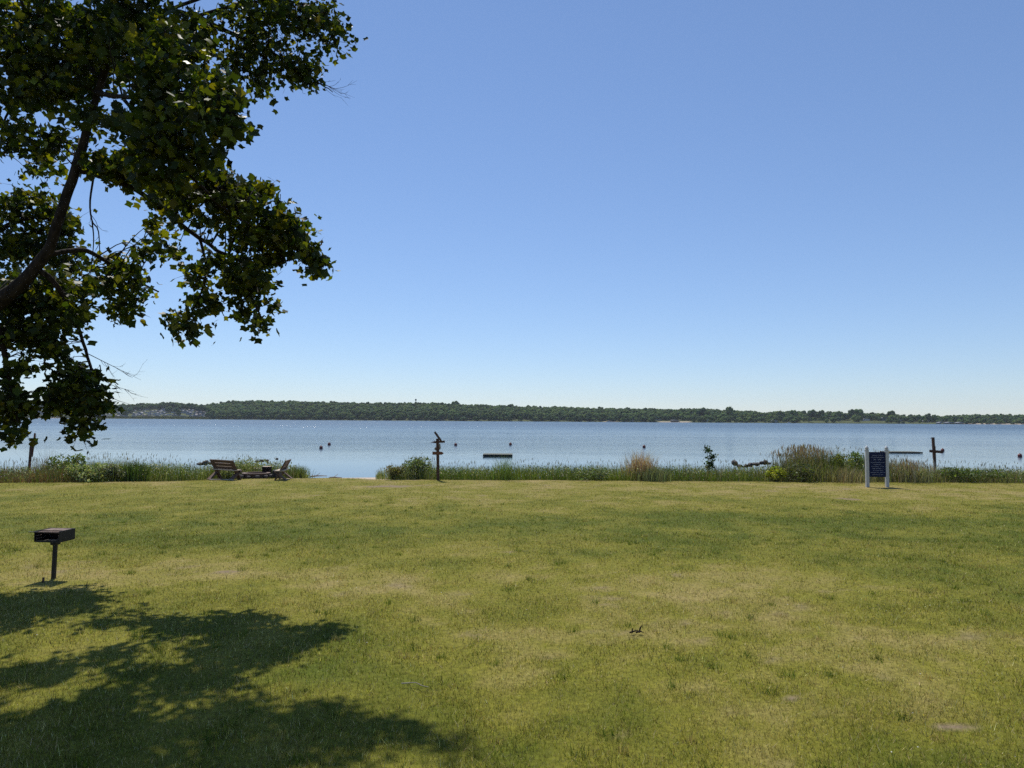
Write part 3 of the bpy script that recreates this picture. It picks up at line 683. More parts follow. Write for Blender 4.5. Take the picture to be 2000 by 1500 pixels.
def reed_clump(name, px, py_top, Y, w, label, col, n=420, cat='grass clump', wd=0.012, lean=0.45, group=None, heads=None):
    x = (px - 1000) / F * Y; zg = float(bz(np.array(x), np.array(Y))); h = 2.95 - (py_top - HZ(px)) / F * Y - zg
    t = empty(name, (x, Y, zg)); r = rng.normal(0, 0.3 * w, (n, 2))
    P = np.stack([r[:, 0], r[:, 1], np.full(n, -0.03)], -1); hh = h * rng.uniform(0.5, 1.0, n) * (1 - 0.25 * np.abs(r[:, 0]) / w)
    V, Fc, C = blades(P, hh, np.full(n, wd * 1.7), rng.uniform(0.03, lean, n), jitter_col(np.tile([col], (n, 1)) * 1.3, 0.3), 2)
    if heads is not None:
        tip = V.reshape(-1, 5, 3)[:, 4][hh > 0.66 * h]; k = len(tip)
        V2, F2, C2 = blades(tip - np.array([0, 0, 0.16]), rng.uniform(0.15, 0.3, k), np.full(k, 0.035), rng.uniform(0, 0.4, k), jitter_col(np.tile([heads], (k, 1)), 0.2), 2)
        Fc = np.concatenate([Fc, F2 + len(V)]); V = np.concatenate([V, V2]); C = np.concatenate([C, C2])
    np_mesh('blades', V, Fc, M['weed'], t, col=C)
    tag(t, label, cat, group); return t

shrub('round_shrub', 134, 876, 34.2, 1.15, 'round leafy green shrub at left standing above the reddish grass', n=1500, leaf=0.038, cols=((0.05, 0.08, 0.015), (0.12, 0.15, 0.03)))
reed_clump('bare_shrub', 98, 861, 36.2, 1.1, 'bare twiggy grey shrub spreading up behind the round green shrub', (0.13, 0.105, 0.085), 150, 'shrub', 0.011, 0.75)
shrub('flowering_bush', 185, 895, 32.7, 1.35, 'pale flowering bush at the lawn edge right of the round shrub', cols=((0.08, 0.12, 0.03), (0.30, 0.30, 0.17)), n=1700, leaf=0.034, hmul=0.9)
shrub('grey_bush', 228, 902, 32.9, 0.8, 'small grey leaved bush at the lawn edge left of the dark weed clump', cols=((0.06, 0.075, 0.04), (0.20, 0.20, 0.14)), n=800, leaf=0.03)
reed_clump('weed_clump', 268, 892, 33.3, 1.1, 'dark upright weed clump left of the rear facing bench', (0.045, 0.07, 0.02), 500, 'weed clump', 0.018, 0.3)
shrub('low_bush', 495, 894, 37.8, 2.3, 'low white flecked bush behind the fire pit', cols=((0.07, 0.10, 0.03), (0.25, 0.25, 0.17)), n=2300, leaf=0.034)
reed_clump('marram_clump', 588, 903, 38.2, 0.9, 'spiky green grass clump at the left edge of the beach', (0.10, 0.125, 0.05), 420, 'grass clump', 0.013, 0.5)
shrub('leafy_weed', 822, 890, 35.6, 1.1, 'leafy upright weed with white flowers left of the arrow post', cols=((0.06, 0.09, 0.025), (0.16, 0.18, 0.08)), n=1100, leaf=0.034)
shrub('brown_bush', 770, 905, 35.0, 0.9, 'brownish low bush at the right edge of the beach', cols=((0.07, 0.07, 0.03), (0.16, 0.14, 0.07)), n=800, leaf=0.03)
reed_clump('fountain_grass', 985, 872, 35.2, 0.85, 'tall green fountain grass standing in front of the floating platform', (0.10, 0.14, 0.035), 190, 'grass clump', 0.008, 0.8)
reed_clump('dry_grass', 1250, 867, 35.9, 1.3, 'fan of dry tan grass stalks rising over the shore weeds', (0.30, 0.20, 0.14), 620, 'grass clump', 0.011, 0.55)
reed_clump('grey_grass', 1275, 902, 34.95, 1.3, 'grey green arching grass clump in front of the dry tan fan', (0.12, 0.13, 0.075), 520, 'grass clump', 0.014, 0.7)
shrub('yellow_bush', 1514, 904, 35.1, 0.6, 'small round yellow green bush beside the dark rocks', cols=((0.11, 0.14, 0.015), (0.25, 0.25, 0.03)), n=900, leaf=0.032)
reed_clump('reed_stand', 1568, 864, 37.6, 2.3, 'large stand of tan plumed reeds left of the white post sign', (0.13, 0.115, 0.065), 1100, 'reeds', 0.016, 0.35, heads=(0.26, 0.19, 0.14))
reed_clump('dark_reed_clump', 1615, 868, 37.2, 1.4, 'dark green reed clump leaning behind the yellow tinged bush', (0.06, 0.075, 0.03), 500, 'reeds', 0.018, 0.35)
shrub('olive_bush', 1634, 880, 36.4, 0.9, 'olive bush with yellow leaves beside the tall reeds', cols=((0.06, 0.085, 0.018), (0.17, 0.17, 0.03)), n=1100, leaf=0.036)
shrub('green_bush', 1672, 876, 37.4, 1.5, 'bright green bush directly left of the white post sign', cols=((0.06, 0.095, 0.025), (0.10, 0.14, 0.04)), n=1500, leaf=0.036)
shrub('dark_bush', 1565, 902, 35.0, 1.6, 'dark low bush at the lawn edge under the tall reeds', cols=((0.05, 0.065, 0.02), (0.10, 0.10, 0.05)), n=1000, leaf=0.036)
reed_clump('straw_grass', 1650, 903, 35.1, 1.9, 'straw coloured grass clump in front of the bright green bush', (0.19, 0.165, 0.10), 800, 'grass clump', 0.014, 0.6)
reed_clump('pampas_clump', 1768, 893, 35.4, 1.9, 'arching green and tan grass clump just right of the white post sign', (0.16, 0.15, 0.095), 520, 'grass clump', 0.015, 0.7, heads=(0.25, 0.18, 0.14))
shrub('right_bush', 1910, 912, 35.1, 2.2, 'low dark green bush at the lawn edge far right', cols=((0.045, 0.07, 0.02), (0.10, 0.12, 0.04)), n=1500, leaf=0.034)
shrub('black_reed_bush', 1160, 908, 35.0, 1.3, 'dark weedy bush at the lawn edge left of the dry tan fan', cols=((0.06, 0.085, 0.03), (0.14, 0.15, 0.08)), n=700, leaf=0.03)

# leaf of a tulip tree: four lobes and a notched tip, folded along the midrib
LEAF = np.array([[0, 0, 0], [0.30, 0.06, 0.10], [0.50, 0.22, 0.16], [0.36, 0.44, 0.10], [0.44, 0.86, 0.14], [0.0, 0.74, 0.0], [-0.44, 0.86, 0.14], [-0.36, 0.44, 0.10], [-0.50, 0.22, 0.16], [-0.30, 0.06, 0.10]])
LT = np.array([[0, 1, 2], [0, 2, 3], [0, 3, 5], [3, 4, 5], [0, 5, 7], [7, 5, 6], [0, 7, 8], [0, 8, 9]])
def tulip_leaves(P, size, droop=0.5):
    n = len(P)
    d = rng.normal(size=(n, 3)); d[:, 2] -= droop; d /= np.linalg.norm(d, axis=1)[:, None]          # stem to tip
    nn = rng.normal(size=(n, 3)) * 0.9 + np.array([0, 0, 0.7]); s = np.cross(d, nn); s /= np.linalg.norm(s, axis=1)[:, None] + 1e-9
    nn = np.cross(s, d)
    L = LEAF[None] * np.stack([rng.uniform(0.85, 1.15, n), np.ones(n), rng.uniform(-0.6, 1.8, n)], -1)[:, None, :]
    V = P[:, None, :] + (L[..., 0:1] * s[:, None] + L[..., 1:2] * d[:, None] + L[..., 2:3] * nn[:, None]) * np.asarray(size)[:, None, None]
    T = (np.arange(n)[:, None, None] * len(LEAF) + LT[None]).reshape(-1, 3)
    return V.reshape(-1, 3), T

# sapling
t_x, t_y = (1384 - 1000) / F * 37.0, 37.0; zg = float(bz(np.array(t_x), np.array(t_y))); t = empty('sapling', (t_x, t_y, zg))
main = np.array([[0, 0, -0.05], [0.0, 0.02, 0.6], [-0.04, 0, 1.1], [-0.12, 0, 1.62]]); br = np.array([[0, 0.01, 0.7], [0.12, 0, 1.0], [0.2, 0, 1.25]])
V, Q = tubes([(main, [0.02, 0.016, 0.012, 0.006]), (br, [0.012, 0.008, 0.004])], 6); np_mesh('stem', V, Q, M['bark'], t)
ctr = np.concatenate([main[2:3] + [[0, 0, 0.5]], main[3:4], main[2:3] + [[0.02, 0, 0.12]], br[1:2], br[2:3], [[0.15, 0, 0.75]], [[-0.1, 0, 0.75]], [[0.02, 0, 0.9]]])
P = np.concatenate([c + rng.normal(0, 1, (34, 3)) * np.array([0.09, 0.09, 0.075]) for c in ctr]); V, T = tulip_leaves(P, rng.uniform(0.07, 0.13, len(P)))
np_mesh('foliage', V, T, M['weed'], t, col=np.repeat(jitter_col(np.tile([[0.05, 0.085, 0.03]], (len(P), 1)), 0.3), len(LEAF), 0))
tag(t, 'young leafy sapling poking up over the shore weeds right of centre', 'sapling')

# rocks
def rock_mesh(seed, s=(1, 1, 1)):
    r = np.random.default_rng(seed); bm = bmesh.new(); bmesh.ops.create_icosphere(bm, subdivisions=3, radius=1.0)
    pl = [(lambda d: d / np.linalg.norm(d))(r.normal(size=3)) for _ in range(9)]; cut = r.uniform(0.55, 0.85, 9)
    for v_ in bm.verts:
        c = np.array(v_.co[:])
        for d, k in zip(pl, cut):
            t_ = c @ d
            if t_ > k: c = c - d * (t_ - k) * 0.92
        v_.co = Vector(c * np.array(s) * (1 + 0.03 * r.normal()))
    me = bpy.data.meshes.new('rock'); bm.to_mesh(me); bm.free(); me.materials.append(M['rock']); return me
RM = [rock_mesh(i, s) for i, s in enumerate([(1.1, 0.9, 0.7), (1.0, 0.9, 0.8), (1.3, 0.8, 0.55), (0.9, 1.0, 0.6)])]
def rock(px, py, Y, r, k, label, group=None):
    p = at(px, py, Y); o = bpy.data.objects.new('rock', RM[k]); link(o); o.location = tuple(p); o.scale = (r * .68,) * 3; o.rotation_euler = (0, 0, rng.uniform(0, 6)); tag(o, label, 'rock', group)
rock(1435, 904, 40, 0.32, 1, 'largest dark boulder standing clear left in the rock row')
for i, (px, py, r) in enumerate([(1458, 909, 0.26), (1466, 907, 0.24), (1473, 905, 0.26), (1480, 906, 0.28), (1487, 903, 0.26), (1494, 902, 0.27), (1500, 904, 0.26), (1452, 911, 0.22), (1444, 910, 0.24)]):
    rock(px, py + 1, 40.5, r * rng.uniform(0.8, 1.2), i % 4, 'dark rock in the riprap row between the boulder and the yellow green bush', 'riprap rocks along the water edge')
for i, (px, py, r) in enumerate([(402, 904, 0.35), (392, 906, 0.3), (412, 905, 0.3), (424, 906, 0.28)]):
    rock(px, py, 47, r, (i + 1) % 4, 'low dark rock at the water edge behind the rear facing bench', 'rocks behind the bench')
for i, (px, py, r) in enumerate([(503, 899, 0.28), (512, 898, 0.32), (522, 898, 0.26)]):
    rock(px, py + 2, 46, r * 0.8, (i + 2) % 4, 'low dark rock behind the white flecked bush', 'rocks behind the low bush')
rock(541, 896.5, 50, 0.16, 1, 'small lone dark rock breaking the water right of the low bush')
# driftwood on the beach
def drift(px, py, L, rz, label):
    z = -0.12
    for _ in range(6):
        p = ground(px, py, z); z = float(bz(np.array(p[0]), np.array(p[1]))) + 0.03
    pts = np.array([[-L / 2, 0, 0.02], [-L / 5, 0.05, 0.04], [L / 6, -0.03, 0.05], [L / 2, 0.06, 0.03]]); c, s = math.cos(rz), math.sin(rz)
    pts = np.stack([pts[:, 0] * c - pts[:, 1] * s, pts[:, 0] * s + pts[:, 1] * c, pts[:, 2]], -1)
    V, Q = tubes([(smooth_path(pts, 10), np.linspace(0.05, 0.02, 10)), (pts[1:2] + np.array([[0, 0, 0], [0.1, 0.12, 0.08], [0.2, 0.2, 0.17]]), [0.02, 0.015, 0.008])], 7)
    o = np_mesh('driftwood', V, Q, M['drift'], smooth=True); o.location = tuple(p); tag(o, label, 'driftwood')
drift(623, 931, 0.9, 0.3, 'crooked driftwood stick at the left end of the beach'); drift(655, 934, 0.7, -0.2, 'short driftwood branch on the sand in the middle of the beach')

# ------------------------------------------------------------------ the big tree at left
tree = empty('tulip_tree', (-12.2, 13.4, 0))
T0 = np.array(tree.location)
def limb(rows, n=24, start=None):
    """rows (px,py,Y,radius_px)"""
    P = []
    for px, py, Y, rp in rows: P.append(list(at(px, py, Y)) + [0.74 * rp / F * Y])
    if start is not None: P = start + P
    s = smooth_path(P, n); return s[:, :3], np.clip(s[:, 3], 0.004, None)
trunk_path = smooth_path([[-12.2, 13.4, -0.1, 0.62], [-12.15, 13.4, 0.6, 0.50], [-12.0, 13.2, 2.2, 0.44], [-11.8, 13.0, 3.9, 0.40], [-12.0, 13.1, 6.0, 0.30], [-12.3, 13.3, 9.5, 0.22], [-12.2, 13.6, 13, 0.14], [-12.1, 13.7, 16, 0.05]], 40)
root1 = [[-11.85, 13.0, 3.7, 0.32], [-10.6, 12.8, 4.5, 0.28]]
L1 = limb([(-30, 598, 12.6, 24), (30, 556, 12.5, 18), (82, 490, 12.4, 14), (106, 420, 12.3, 12.5), (133, 345, 12.3, 12), (160, 268, 12.2, 10.5), (184, 190, 12.1, 9), (205, 120, 12.0, 9.5), (225, 50, 12, 8), (255, -60, 12, 6), (300, -190, 12.2, 3)], 60, root1)
L2 = limb([(142, 330, 12.3, 8), (185, 342, 12.4, 7), (265, 373, 12.6, 6.5), (330, 420, 12.8, 6), (390, 463, 13.0, 5.5), (440, 495, 13.1, 4.5), (520, 515, 13.2, 3.5), (610, 495, 13.2, 1.8)], 34)
L3 = limb([(186, 180, 12.1, 7), (240, 192, 11.4, 6), (310, 185, 10.6, 5.5), (385, 178, 9.9, 4.5), (460, 195, 9.4, 2)], 24)
L3b = limb([(240, 192, 11.4, 5), (300, 260, 11, 4.5), (360, 330, 10.9, 4), (420, 390, 11.2, 3), (470, 430, 11.6, 2)], 20)
L4 = limb([(222, 60, 12.0, 6), (330, 20, 12.2, 6), (450, 60, 12.3, 5.5), (540, 110, 12.4, 4), (600, 150, 12.5, 2.5), (650, 180, 12.5, 1)], 30)
L4b = limb([(390, 30, 12.3, 4.5), (500, 5, 12.3, 4), (600, 15, 12.4, 3), (655, 85, 12.5, 1.5)], 20)
L13 = limb([(450, -20, 12.3, 4), (580, -50, 12.5, 3), (692, -78, 13.3, 1.5)], 14, [list(at(330, 20, 12.2)) + [0.03]])
L5 = limb([(60, 520, 12.4, 9), (110, 555, 12.7, 7), (140, 610, 13.1, 5), (165, 680, 13.3, 4), (185, 750, 13.4, 3), (195, 810, 13.4, 1.5)], 24)
L6 = limb([(-20, 600, 12.5, 12), (5, 680, 12.8, 7), (25, 770, 13.0, 4), (35, 830, 13.0, 2)], 18)
L7 = limb([(-160, 560, 14, 12), (-40, 470, 14.8, 8), (60, 425, 15.2, 5), (140, 440, 15.4, 2)], 18, [[-12.0, 13.1, 5.6, 0.2]])
L8 = limb([(195, 150, 12.1, 7), (150, 120, 12.3, 6), (90, 150, 12.6, 5), (20, 220, 13, 3), (0, 300, 13, 2)], 20)
L9 = limb([(85, 500, 12.4, 7), (170, 490, 13.2, 6), (250, 540, 14.4, 4), (310, 570, 15, 2)], 20)
L10 = limb([(390, 463, 13.0, 4), (400, 540, 13.0, 3), (370, 620, 12.9, 2)], 14)
L11 = limb([(440, 495, 13.1, 3.5), (480, 560, 13.1, 3), (510, 620, 13.0, 2)], 14)
L12 = limb([(-250, 300, 13.5, 9), (-120, 150, 13.5, 7), (0, 80, 13, 5), (90, 40, 12.6, 3)], 20, [[-12.2, 13.25, 8.6, 0.18]])
main_limbs = [L1, L2, L3, L3b, L4, L4b, L5, L6, L7, L8, L9, L10, L11, L12, L13]
V, Q = tubes([(trunk_path[:, :3] - T0, trunk_path[:, 3])], 16); np_mesh('trunk', V, Q, M['bark'], tree, smooth=True)
for p_, r_ in main_limbs:
    # gnarl a little
    j = np.cumsum(rng.normal(0, 0.008, p_.shape), 0); j -= np.linspace(0, 1, len(j))[:, None] * j[-1]
    V, Q = tubes([(p_ + j - T0, r_)], 10); np_mesh('limb', V, Q, M['bark'], tree, smooth=True)
LP = np.concatenate([p_ for p_, _ in main_limbs] + [trunk_path[18:, :3]])
# leaf masses: px, py, rx, ry, depth, half depth, sprays
MASS = [(60, 60, 110, 90, 12.8, 1.0, 56), (60, 165, 85, 65, 12.8, 0.8, 32), (150, 110, 70, 90, 12.4, 0.8, 32), (240, 50, 110, 85, 11.8, 1.0, 66), (330, 130, 85, 95, 10.6, 0.8, 58), (395, 205, 75, 60, 9.9, 0.6, 32),
        (300, 235, 80, 70, 10.8, 0.8, 38), (440, 245, 42, 45, 9.5, 0.4, 12), (350, 310, 85, 65, 11.0, 0.8, 40), (410, 385, 85, 60, 11.8, 0.7, 38), (500, 420, 68, 70, 12.8, 0.7, 38), (545, 470, 55, 55, 13.2, 0.7, 26), (600, 497, 36, 30, 13.2, 0.4, 12),
        (470, 530, 75, 55, 13.2, 0.7, 28), (500, 605, 40, 46, 13.2, 0.5, 15), (395, 560, 40, 50, 13.0, 0.5, 13), (360, 625, 28, 34, 12.9, 0.4, 8), (300, 470, 60, 45, 14, 0.8, 14), (215, 530, 70, 45, 14.4, 0.8, 19), (265, 590, 52, 40, 14.8, 0.6, 15), (150, 590, 60, 60, 13.3, 0.8, 18),
        (80, 430, 72, 40, 15.2, 0.7, 23), (30, 490, 55, 70, 15, 0.7, 25), (120, 500, 40, 35, 15, 0.6, 9), (70, 640, 60, 50, 13.4, 0.7, 22), (15, 690, 40, 60, 13.0, 0.6, 15), (130, 690, 40, 50, 13.3, 0.5, 13), (160, 765, 48, 52, 13.4, 0.5, 21), (165, 830, 26, 20, 13.4, 0.3, 5), (105, 770, 22, 30, 13.3, 0.4, 6),
        (25, 795, 36, 45, 13, 0.5, 17), (20, 845, 20, 12, 13, 0.3, 3), (25, 265, 30, 30, 13, 0.5, 6), (70, 320, 50, 18, 13, 0.4, 6), (165, 215, 22, 40, 12.1, 0.4, 5), (60, 380, 40, 18, 15, 0.4, 4), (205, 330, 40, 22, 12.4, 0.4, 5),
        (500, 30, 80, 45, 12.3, 0.7, 30), (590, 30, 60, 42, 12.4, 0.6, 25), (648, 65, 20, 36, 12.5, 0.4, 10), (560, 110, 55, 40, 12.4, 0.6, 20), (600, 145, 22, 20, 12.5, 0.3, 6), (470, 110, 38, 55, 12.3, 0.5, 14), (500, 150, 35, 35, 12.4, 0.4, 9), (380, 60, 40, 45, 12.0, 0.7, 12),
        (245, 322, 60, 26, 12.4, 0.5, 14), (325, 375, 50, 30, 12.7, 0.4, 10), (90, 560, 60, 40, 13.6, 0.6, 14), (30, 590, 40, 50, 13.6, 0.5, 10), (110, 270, 40, 40, 12.6, 0.5, 8), (40, 410, 55, 30, 15, 0.5, 12),
        (692, -78, 28, 22, 13.3, 0.3, 7),
        # out of the frame: the rest of the crown
        (200, -130, 230, 90, 12.6, 1.4, 50), (540, -60, 110, 36, 12.4, 0.6, 18), (-200, 100, 160, 260, 13.5, 1.6, 64), (-190, 480, 130, 150, 14.6, 1.2, 32), (20, -330, 260, 120, 13.5, 1.5, 40), (-110, 700, 70, 110, 13.2, 0.8, 18)]
leafP = []; leafS = []; twigs = []
for cx, cy, rx, ry, D, dD, ns in MASS:
    for _ in range(int(ns * (1.35 if cx < 210 else 1.05))):
        while True:
            a = rng.uniform(-1, 1, 3)
            if a @ a < 1: break
        a *= 0.93
        if vnoise(np.array(cx + a[0] * rx), np.array(cy + a[1] * ry), 91, 2, 0.028) < (0.30 if cy < 260 else 0.32 if cx > 200 else 0.345): continue
        tip = at(cx + a[0] * rx, cy + a[1] * ry, D + a[2] * dD)
        d2 = ((LP - tip) ** 2).sum(1); j = int(d2.argmin()); st = LP[j]
        L = math.sqrt(d2[j])
        if L > 0.1:
            mid = (st + tip) / 2 + rng.normal(0, 0.08 * L, 3) + np.array([0, 0, 0.12 * L])
            twigs.append((smooth_path([list(st), list(mid), list(tip)], 7), np.linspace(min(0.022, 0.006 + 0.008 * L), 0.003, 7)))
        k = int(rng.integers(16, 30))
        sp = rng.uniform(0.11, 0.19)
        q_ = tip + rng.normal(0, 1, (k, 3)) * np.array([sp, sp, sp * 0.72]) + np.array([0, 0, -0.03])
        leafP.append(q_); leafS.append(rng.uniform(0.07, 0.18, k) * (0.80 if cx > 440 and cy < 180 else 1.0))
        for m_ in range(3):
            twigs.append((np.array([tip, (tip + q_[m_]) / 2 + [0, 0, 0.02], q_[m_]]), [0.004, 0.003, 0.002]))
# bare dead twigs
def dead(rows, kids=7, spread=0.28, seed=0):
    r = np.random.default_rng(seed); P = np.array([at(px, py, Y) for px, py, Y in rows]); s = smooth_path(P, 16); twigs.append((s, np.linspace(0.008, 0.002, 16)))
    d0 = P[-1] - P[0]; d0 /= np.linalg.norm(d0)
    for i in range(kids):
        a = s[int(r.uniform(4, 15))]; d = d0 + r.normal(0, 0.45, 3); d[2] += 0.25; d /= np.linalg.norm(d); L = spread * r.uniform(0.5, 1.1)
        b_ = a + d * L * 0.5 + [0, 0, -0.02]; c = a + d * L + [0, 0, 0.05 * r.normal()]
        twigs.append((smooth_path([list(a), list(b_), list(c)], 6), np.linspace(0.004, 0.0012, 6)))
        for _ in range(2):
            e = b_ + (c - b_) * r.random(); f_ = e + (d + r.normal(0, 0.5, 3) + [0, 0, 0.3]) * L * 0.25
            twigs.append((np.array([e, (e + f_) / 2, f_]), [0.002, 0.0016, 0.001]))
dead([(600, 145, 12.5), (635, 165, 12.5), (668, 184, 12.5)], 8, 0.55, 1); dead([(170, 690, 13.3), (220, 715, 13.3), (275, 742, 13.3)], 8, 0.42, 2); dead([(180, 720, 13.3), (215, 750, 13.3), (262, 765, 13.3)], 7, 0.35, 3); dead([(190, 760, 13.3), (225, 780, 13.3), (262, 792, 13.3)], 3, 0.2, 4)
dead([(183, 345, 12.4), (176, 410, 12.4), (190, 440, 12.4), (196, 500, 12.4)], 5, 0.25, 5)
twigs.append((smooth_path([list(at(183, 345, 12.4)), list(at(176, 395, 12.4)), list(at(180, 432, 12.4)), list(at(192, 450, 12.4)), list(at(195, 495, 12.4))], 14), np.linspace(0.02, 0.008, 14)))
twigs.append((smooth_path([list(at(180, 432, 12.4)), list(at(183, 470, 12.4)), list(at(178, 530, 12.4))], 10), np.linspace(0.014, 0.006, 10)))
V, Q = tubes([(np.asarray(a) - T0, b_) for a, b_ in twigs], 5); np_mesh('twigs', V, Q, M['bark'], tree)
P = np.concatenate(leafP); S = np.concatenate(leafS)
V, T = tulip_leaves(P - T0, S)
lc = np.where(rng.random(len(P))[:, None] < 0.30, np.array([0.105, 0.118, 0.013]), np.array([0.026, 0.040, 0.009]))  # backlit glow put into the colour: a random share of leaves is brighter
np_mesh('crown', V, T, M['leaf'], tree, col=np.repeat(jitter_col(lc, 0.25), len(LEAF), 0))
tag(tree, 'large leafy tulip tree reaching in from the left over the lawn', 'tree')

# ------------------------------------------------------------------ park grill
def rotz(a): return Matrix.Rotation(a, 3, 'Z')
p = ground(104, 1132); grill = empty('park_grill', (p[0], p[1], float(lawn_z(p[0], p[1]))), R(-5))
gx, gy, gh, gz = 0.46, 0.39, 0.195, 0.69
post = MB().beam((0, 0, -0.2), (0.015, 0.0, 0.63), 0.062, 0.062, 0.006); post.build('post', M['black_steel'], grill)
MB().box((0.015, 0, 0.645), (0.12, 0.12, 0.065), bevel=0.008).build('collar', M['black_steel'], grill)
fb = MB(); th = 0.012
fb.box((0, 0.02, gz - 0.002), (gx, gy - 0.04, th))
fb.box((0, gy / 2, gz + gh / 2), (gx, th, gh), bevel=0.002)
for sx in (-1, 1): fb.box((sx * (gx / 2 + 0.004), 0, gz + gh / 2), (th, gy + 0.02, gh), bevel=0.002)
fb.box((0, -gy / 2 + 0.01, gz + 0.012), (gx - 0.02, 0.012, 0.035))
fb.build('firebox', M['black_steel'], grill)
for sx in (-1, 1):
    sl = MB()
    for i in range(3): sl.box((sx * (gx / 2 - 0.022), -gy / 2 + 0.07, gz + 0.06 + i * 0.05), (0.030, 0.10, 0.008))
    sl.build('grate_slots', M['rust_steel'], grill)
gr = MB(); gt = gz + gh - 0.02
for i in range(17): gr.box((-gx / 2 + 0.035 + i * (gx - 0.07) / 16, -0.01, gt), (0.011, gy - 0.01, 0.011))
for sy in (-0.17, 0.0, 0.165): gr.box((0, sy, gt - 0.0105), (gx - 0.03, 0.02, 0.009))
gr.build('grate', M['rust_steel'], grill)
MB().box((0.0, 0.06, gt + 0.012), (gx - 0.06, gy - 0.16, 0.008)).build('griddle_plate', M['rust_steel'], grill)
hd = MB(); hd.beam((-gx / 2 + 0.06, -gy / 2 - 0.01, gt + 0.004), (-gx / 2 - 0.08, -gy / 2 - 0.06, gt + 0.010), 0.03, 0.012); hd.build('handle', M['black_steel'], grill)
lit_bars = MB()
for i in range(9): lit_bars.box((0.03 + i * 0.017 - 0.07, -0.10, gz + 0.016), (0.008, 0.17, 0.008))
lit_bars.box((-0.01, -0.02, gz + 0.017), (0.16, 0.012, 0.007)); lit_bars.build('fire_grate', M['pale_wood'], grill)  # sunlit strips on the firebox floor, painted by the pale tone
tag(grill, 'black steel park barbecue grill on a single post at left', 'grill')
p2 = ground(83, 1140); st = MB().beam((0, 0, -0.05), (0.015, 0, 0.11), 0.03, 0.03, 0.004).build('ground_stake', M['post_wood']); st.location = tuple(p2); tag(st, 'short dark stake in the grass at the foot of the grill', 'stake')

# ------------------------------------------------------------------ white post sign
pl_ = ground(1694.5, 951); sign = empty('notice_sign', ((pl_[0] + 0.43), pl_[1] - 0.02, 0), R(-3))
for sx in (-1, 1):
    mb = MB(); mb.box((sx * 0.435, 0, 0.80), (0.135, 0.135, 1.72), bevel=0.006); po = mb.build('post', M['white_paint'], sign)
    cp = MB(); cp.box((sx * 0.435, 0, 1.672), (0.165, 0.165, 0.024), bevel=0.004)
    h = 0.072
    prof = [(0.058, 0.0), (0.066, 0.03), (0.082, 0.06), (0.076, 0.085), (0.045, 0.135), (0.012, 0.17), (0.002, 0.178)]
    cp.lathe([(r_, z_ + 1.684) for r_, z_ in prof], 4 if False else 16, (sx * 0.435, 0, 0)); cp.build('post_cap', M['white_paint'], po)
MB().box((0, -0.02, 1.015), (0.735, 0.05, 1.12), bevel=0.004).build('panel', M['navy'], sign)
lt = []
rows = [(1.42, 0.46, 0.026), (1.335, 0.56, 0.026), (1.235, 0.30, 0.050), (1.105, 0.60, 0.026), (1.015, 0.31, 0.026), (0.925, 0.51, 0.026), (0.835, 0.45, 0.026), (0.745, 0.41, 0.026), (0.655, 0.66, 0.024), (0.56, 0.50, 0.024)]
panel = [c for c in sign.children if c.name.startswith('panel')][0]
lm = MB()
for zc, w, hh in rows:
    x = -w / 2
    while x < w / 2:
        if rng.random() < 0.14: x += hh * 0.8; continue
        cw = hh * rng.uniform(0.5, 0.75)
        lm.box((x + 0.006, -0.0475, zc), (hh * 0.2, 0.003, hh))
        top = rng.integers(0, 3)
        if top != 0: lm.box((x + cw / 2 + 0.006, -0.0472, zc + hh * 0.4), (cw * 0.7, 0.002, hh * 0.18))
        if top != 1: lm.box((x + cw / 2 + 0.006, -0.0472, zc - hh * 0.4), (cw * 0.7, 0.002, hh * 0.18))
        lm.box((x + cw, -0.0470, zc + 0.1 * hh), (hh * 0.17, 0.0018, hh * rng.uniform(0.5, 0.8)))
        x += cw + hh * 0.32
lm.build('lettering', M['letter'], panel)
tag(sign, 'navy blue notice board between two white capped posts', 'sign')

# ------------------------------------------------------------------ arrow post
p = ground(856, 938); ap = empty('arrow_post', (p[0], p[1], -0.02)); k = p[1] / F
MB().beam((0.0, 0, -0.3), (-0.055, 0, 2.02), 0.135, 0.135, 0.008).build('post', M['post_wood'], ap)
def arrow(L, H, T, point=0.10, flip=False):
    s = -1 if flip else 1
    return [(-L / 2 * s, -H / 2), (s * (L / 2 - point), -H / 2), (s * L / 2, 0), (s * (L / 2 - point), H / 2), (-L / 2 * s, H / 2)]
def Tm(x, y, z, ry=0, rz=0): return Matrix.Translation((x, y, z)) @ Matrix.Rotation(rz, 4, 'Z') @ Matrix.Rotation(ry, 4, 'Y')
MB().prism(arrow(0.55, 0.15, 0.03), 0.03, Tm(-0.01, -0.085, 1.32)).build('arrow_board', M['board_wood'], ap)
MB().prism(arrow(0.70, 0.10, 0.03, 0.22, True), 0.03, Tm(-0.045, -0.085, 1.86, R(-3), R(8))).build('arrow_board', M['post_wood'], ap)
MB().prism(arrow(0.30, 0.12, 0.03, 0.1), 0.03, Tm(0.05, 0.0, 1.62, R(78), R(62))).build('arrow_board', M['grey_wood'], ap)
MB().prism(arrow(0.56, 0.10, 0.03, 0.10), 0.035, Tm(0.0, -0.10, 2.08, R(54), 0)).build('arrow_board', M['post_wood'], ap)
MB().prism(arrow(0.22, 0.09, 0.03, 0.06), 0.03, Tm(-0.14, 0.08, 2.26, R(48), 0)).build('arrow_board', M['post_wood'], ap)
MB().lathe([(0.075, -0.012), (0.08, 0), (0.075, 0.012)], 16).build('round_plaque', M['grey_wood'], ap).matrix_local = Tm(-0.12, -0.02, 1.53) @ Matrix.Rotation(R(90), 4, 'X')
tag(ap, 'brown wooden direction post with arrow boards standing at the lawn edge', 'signpost')

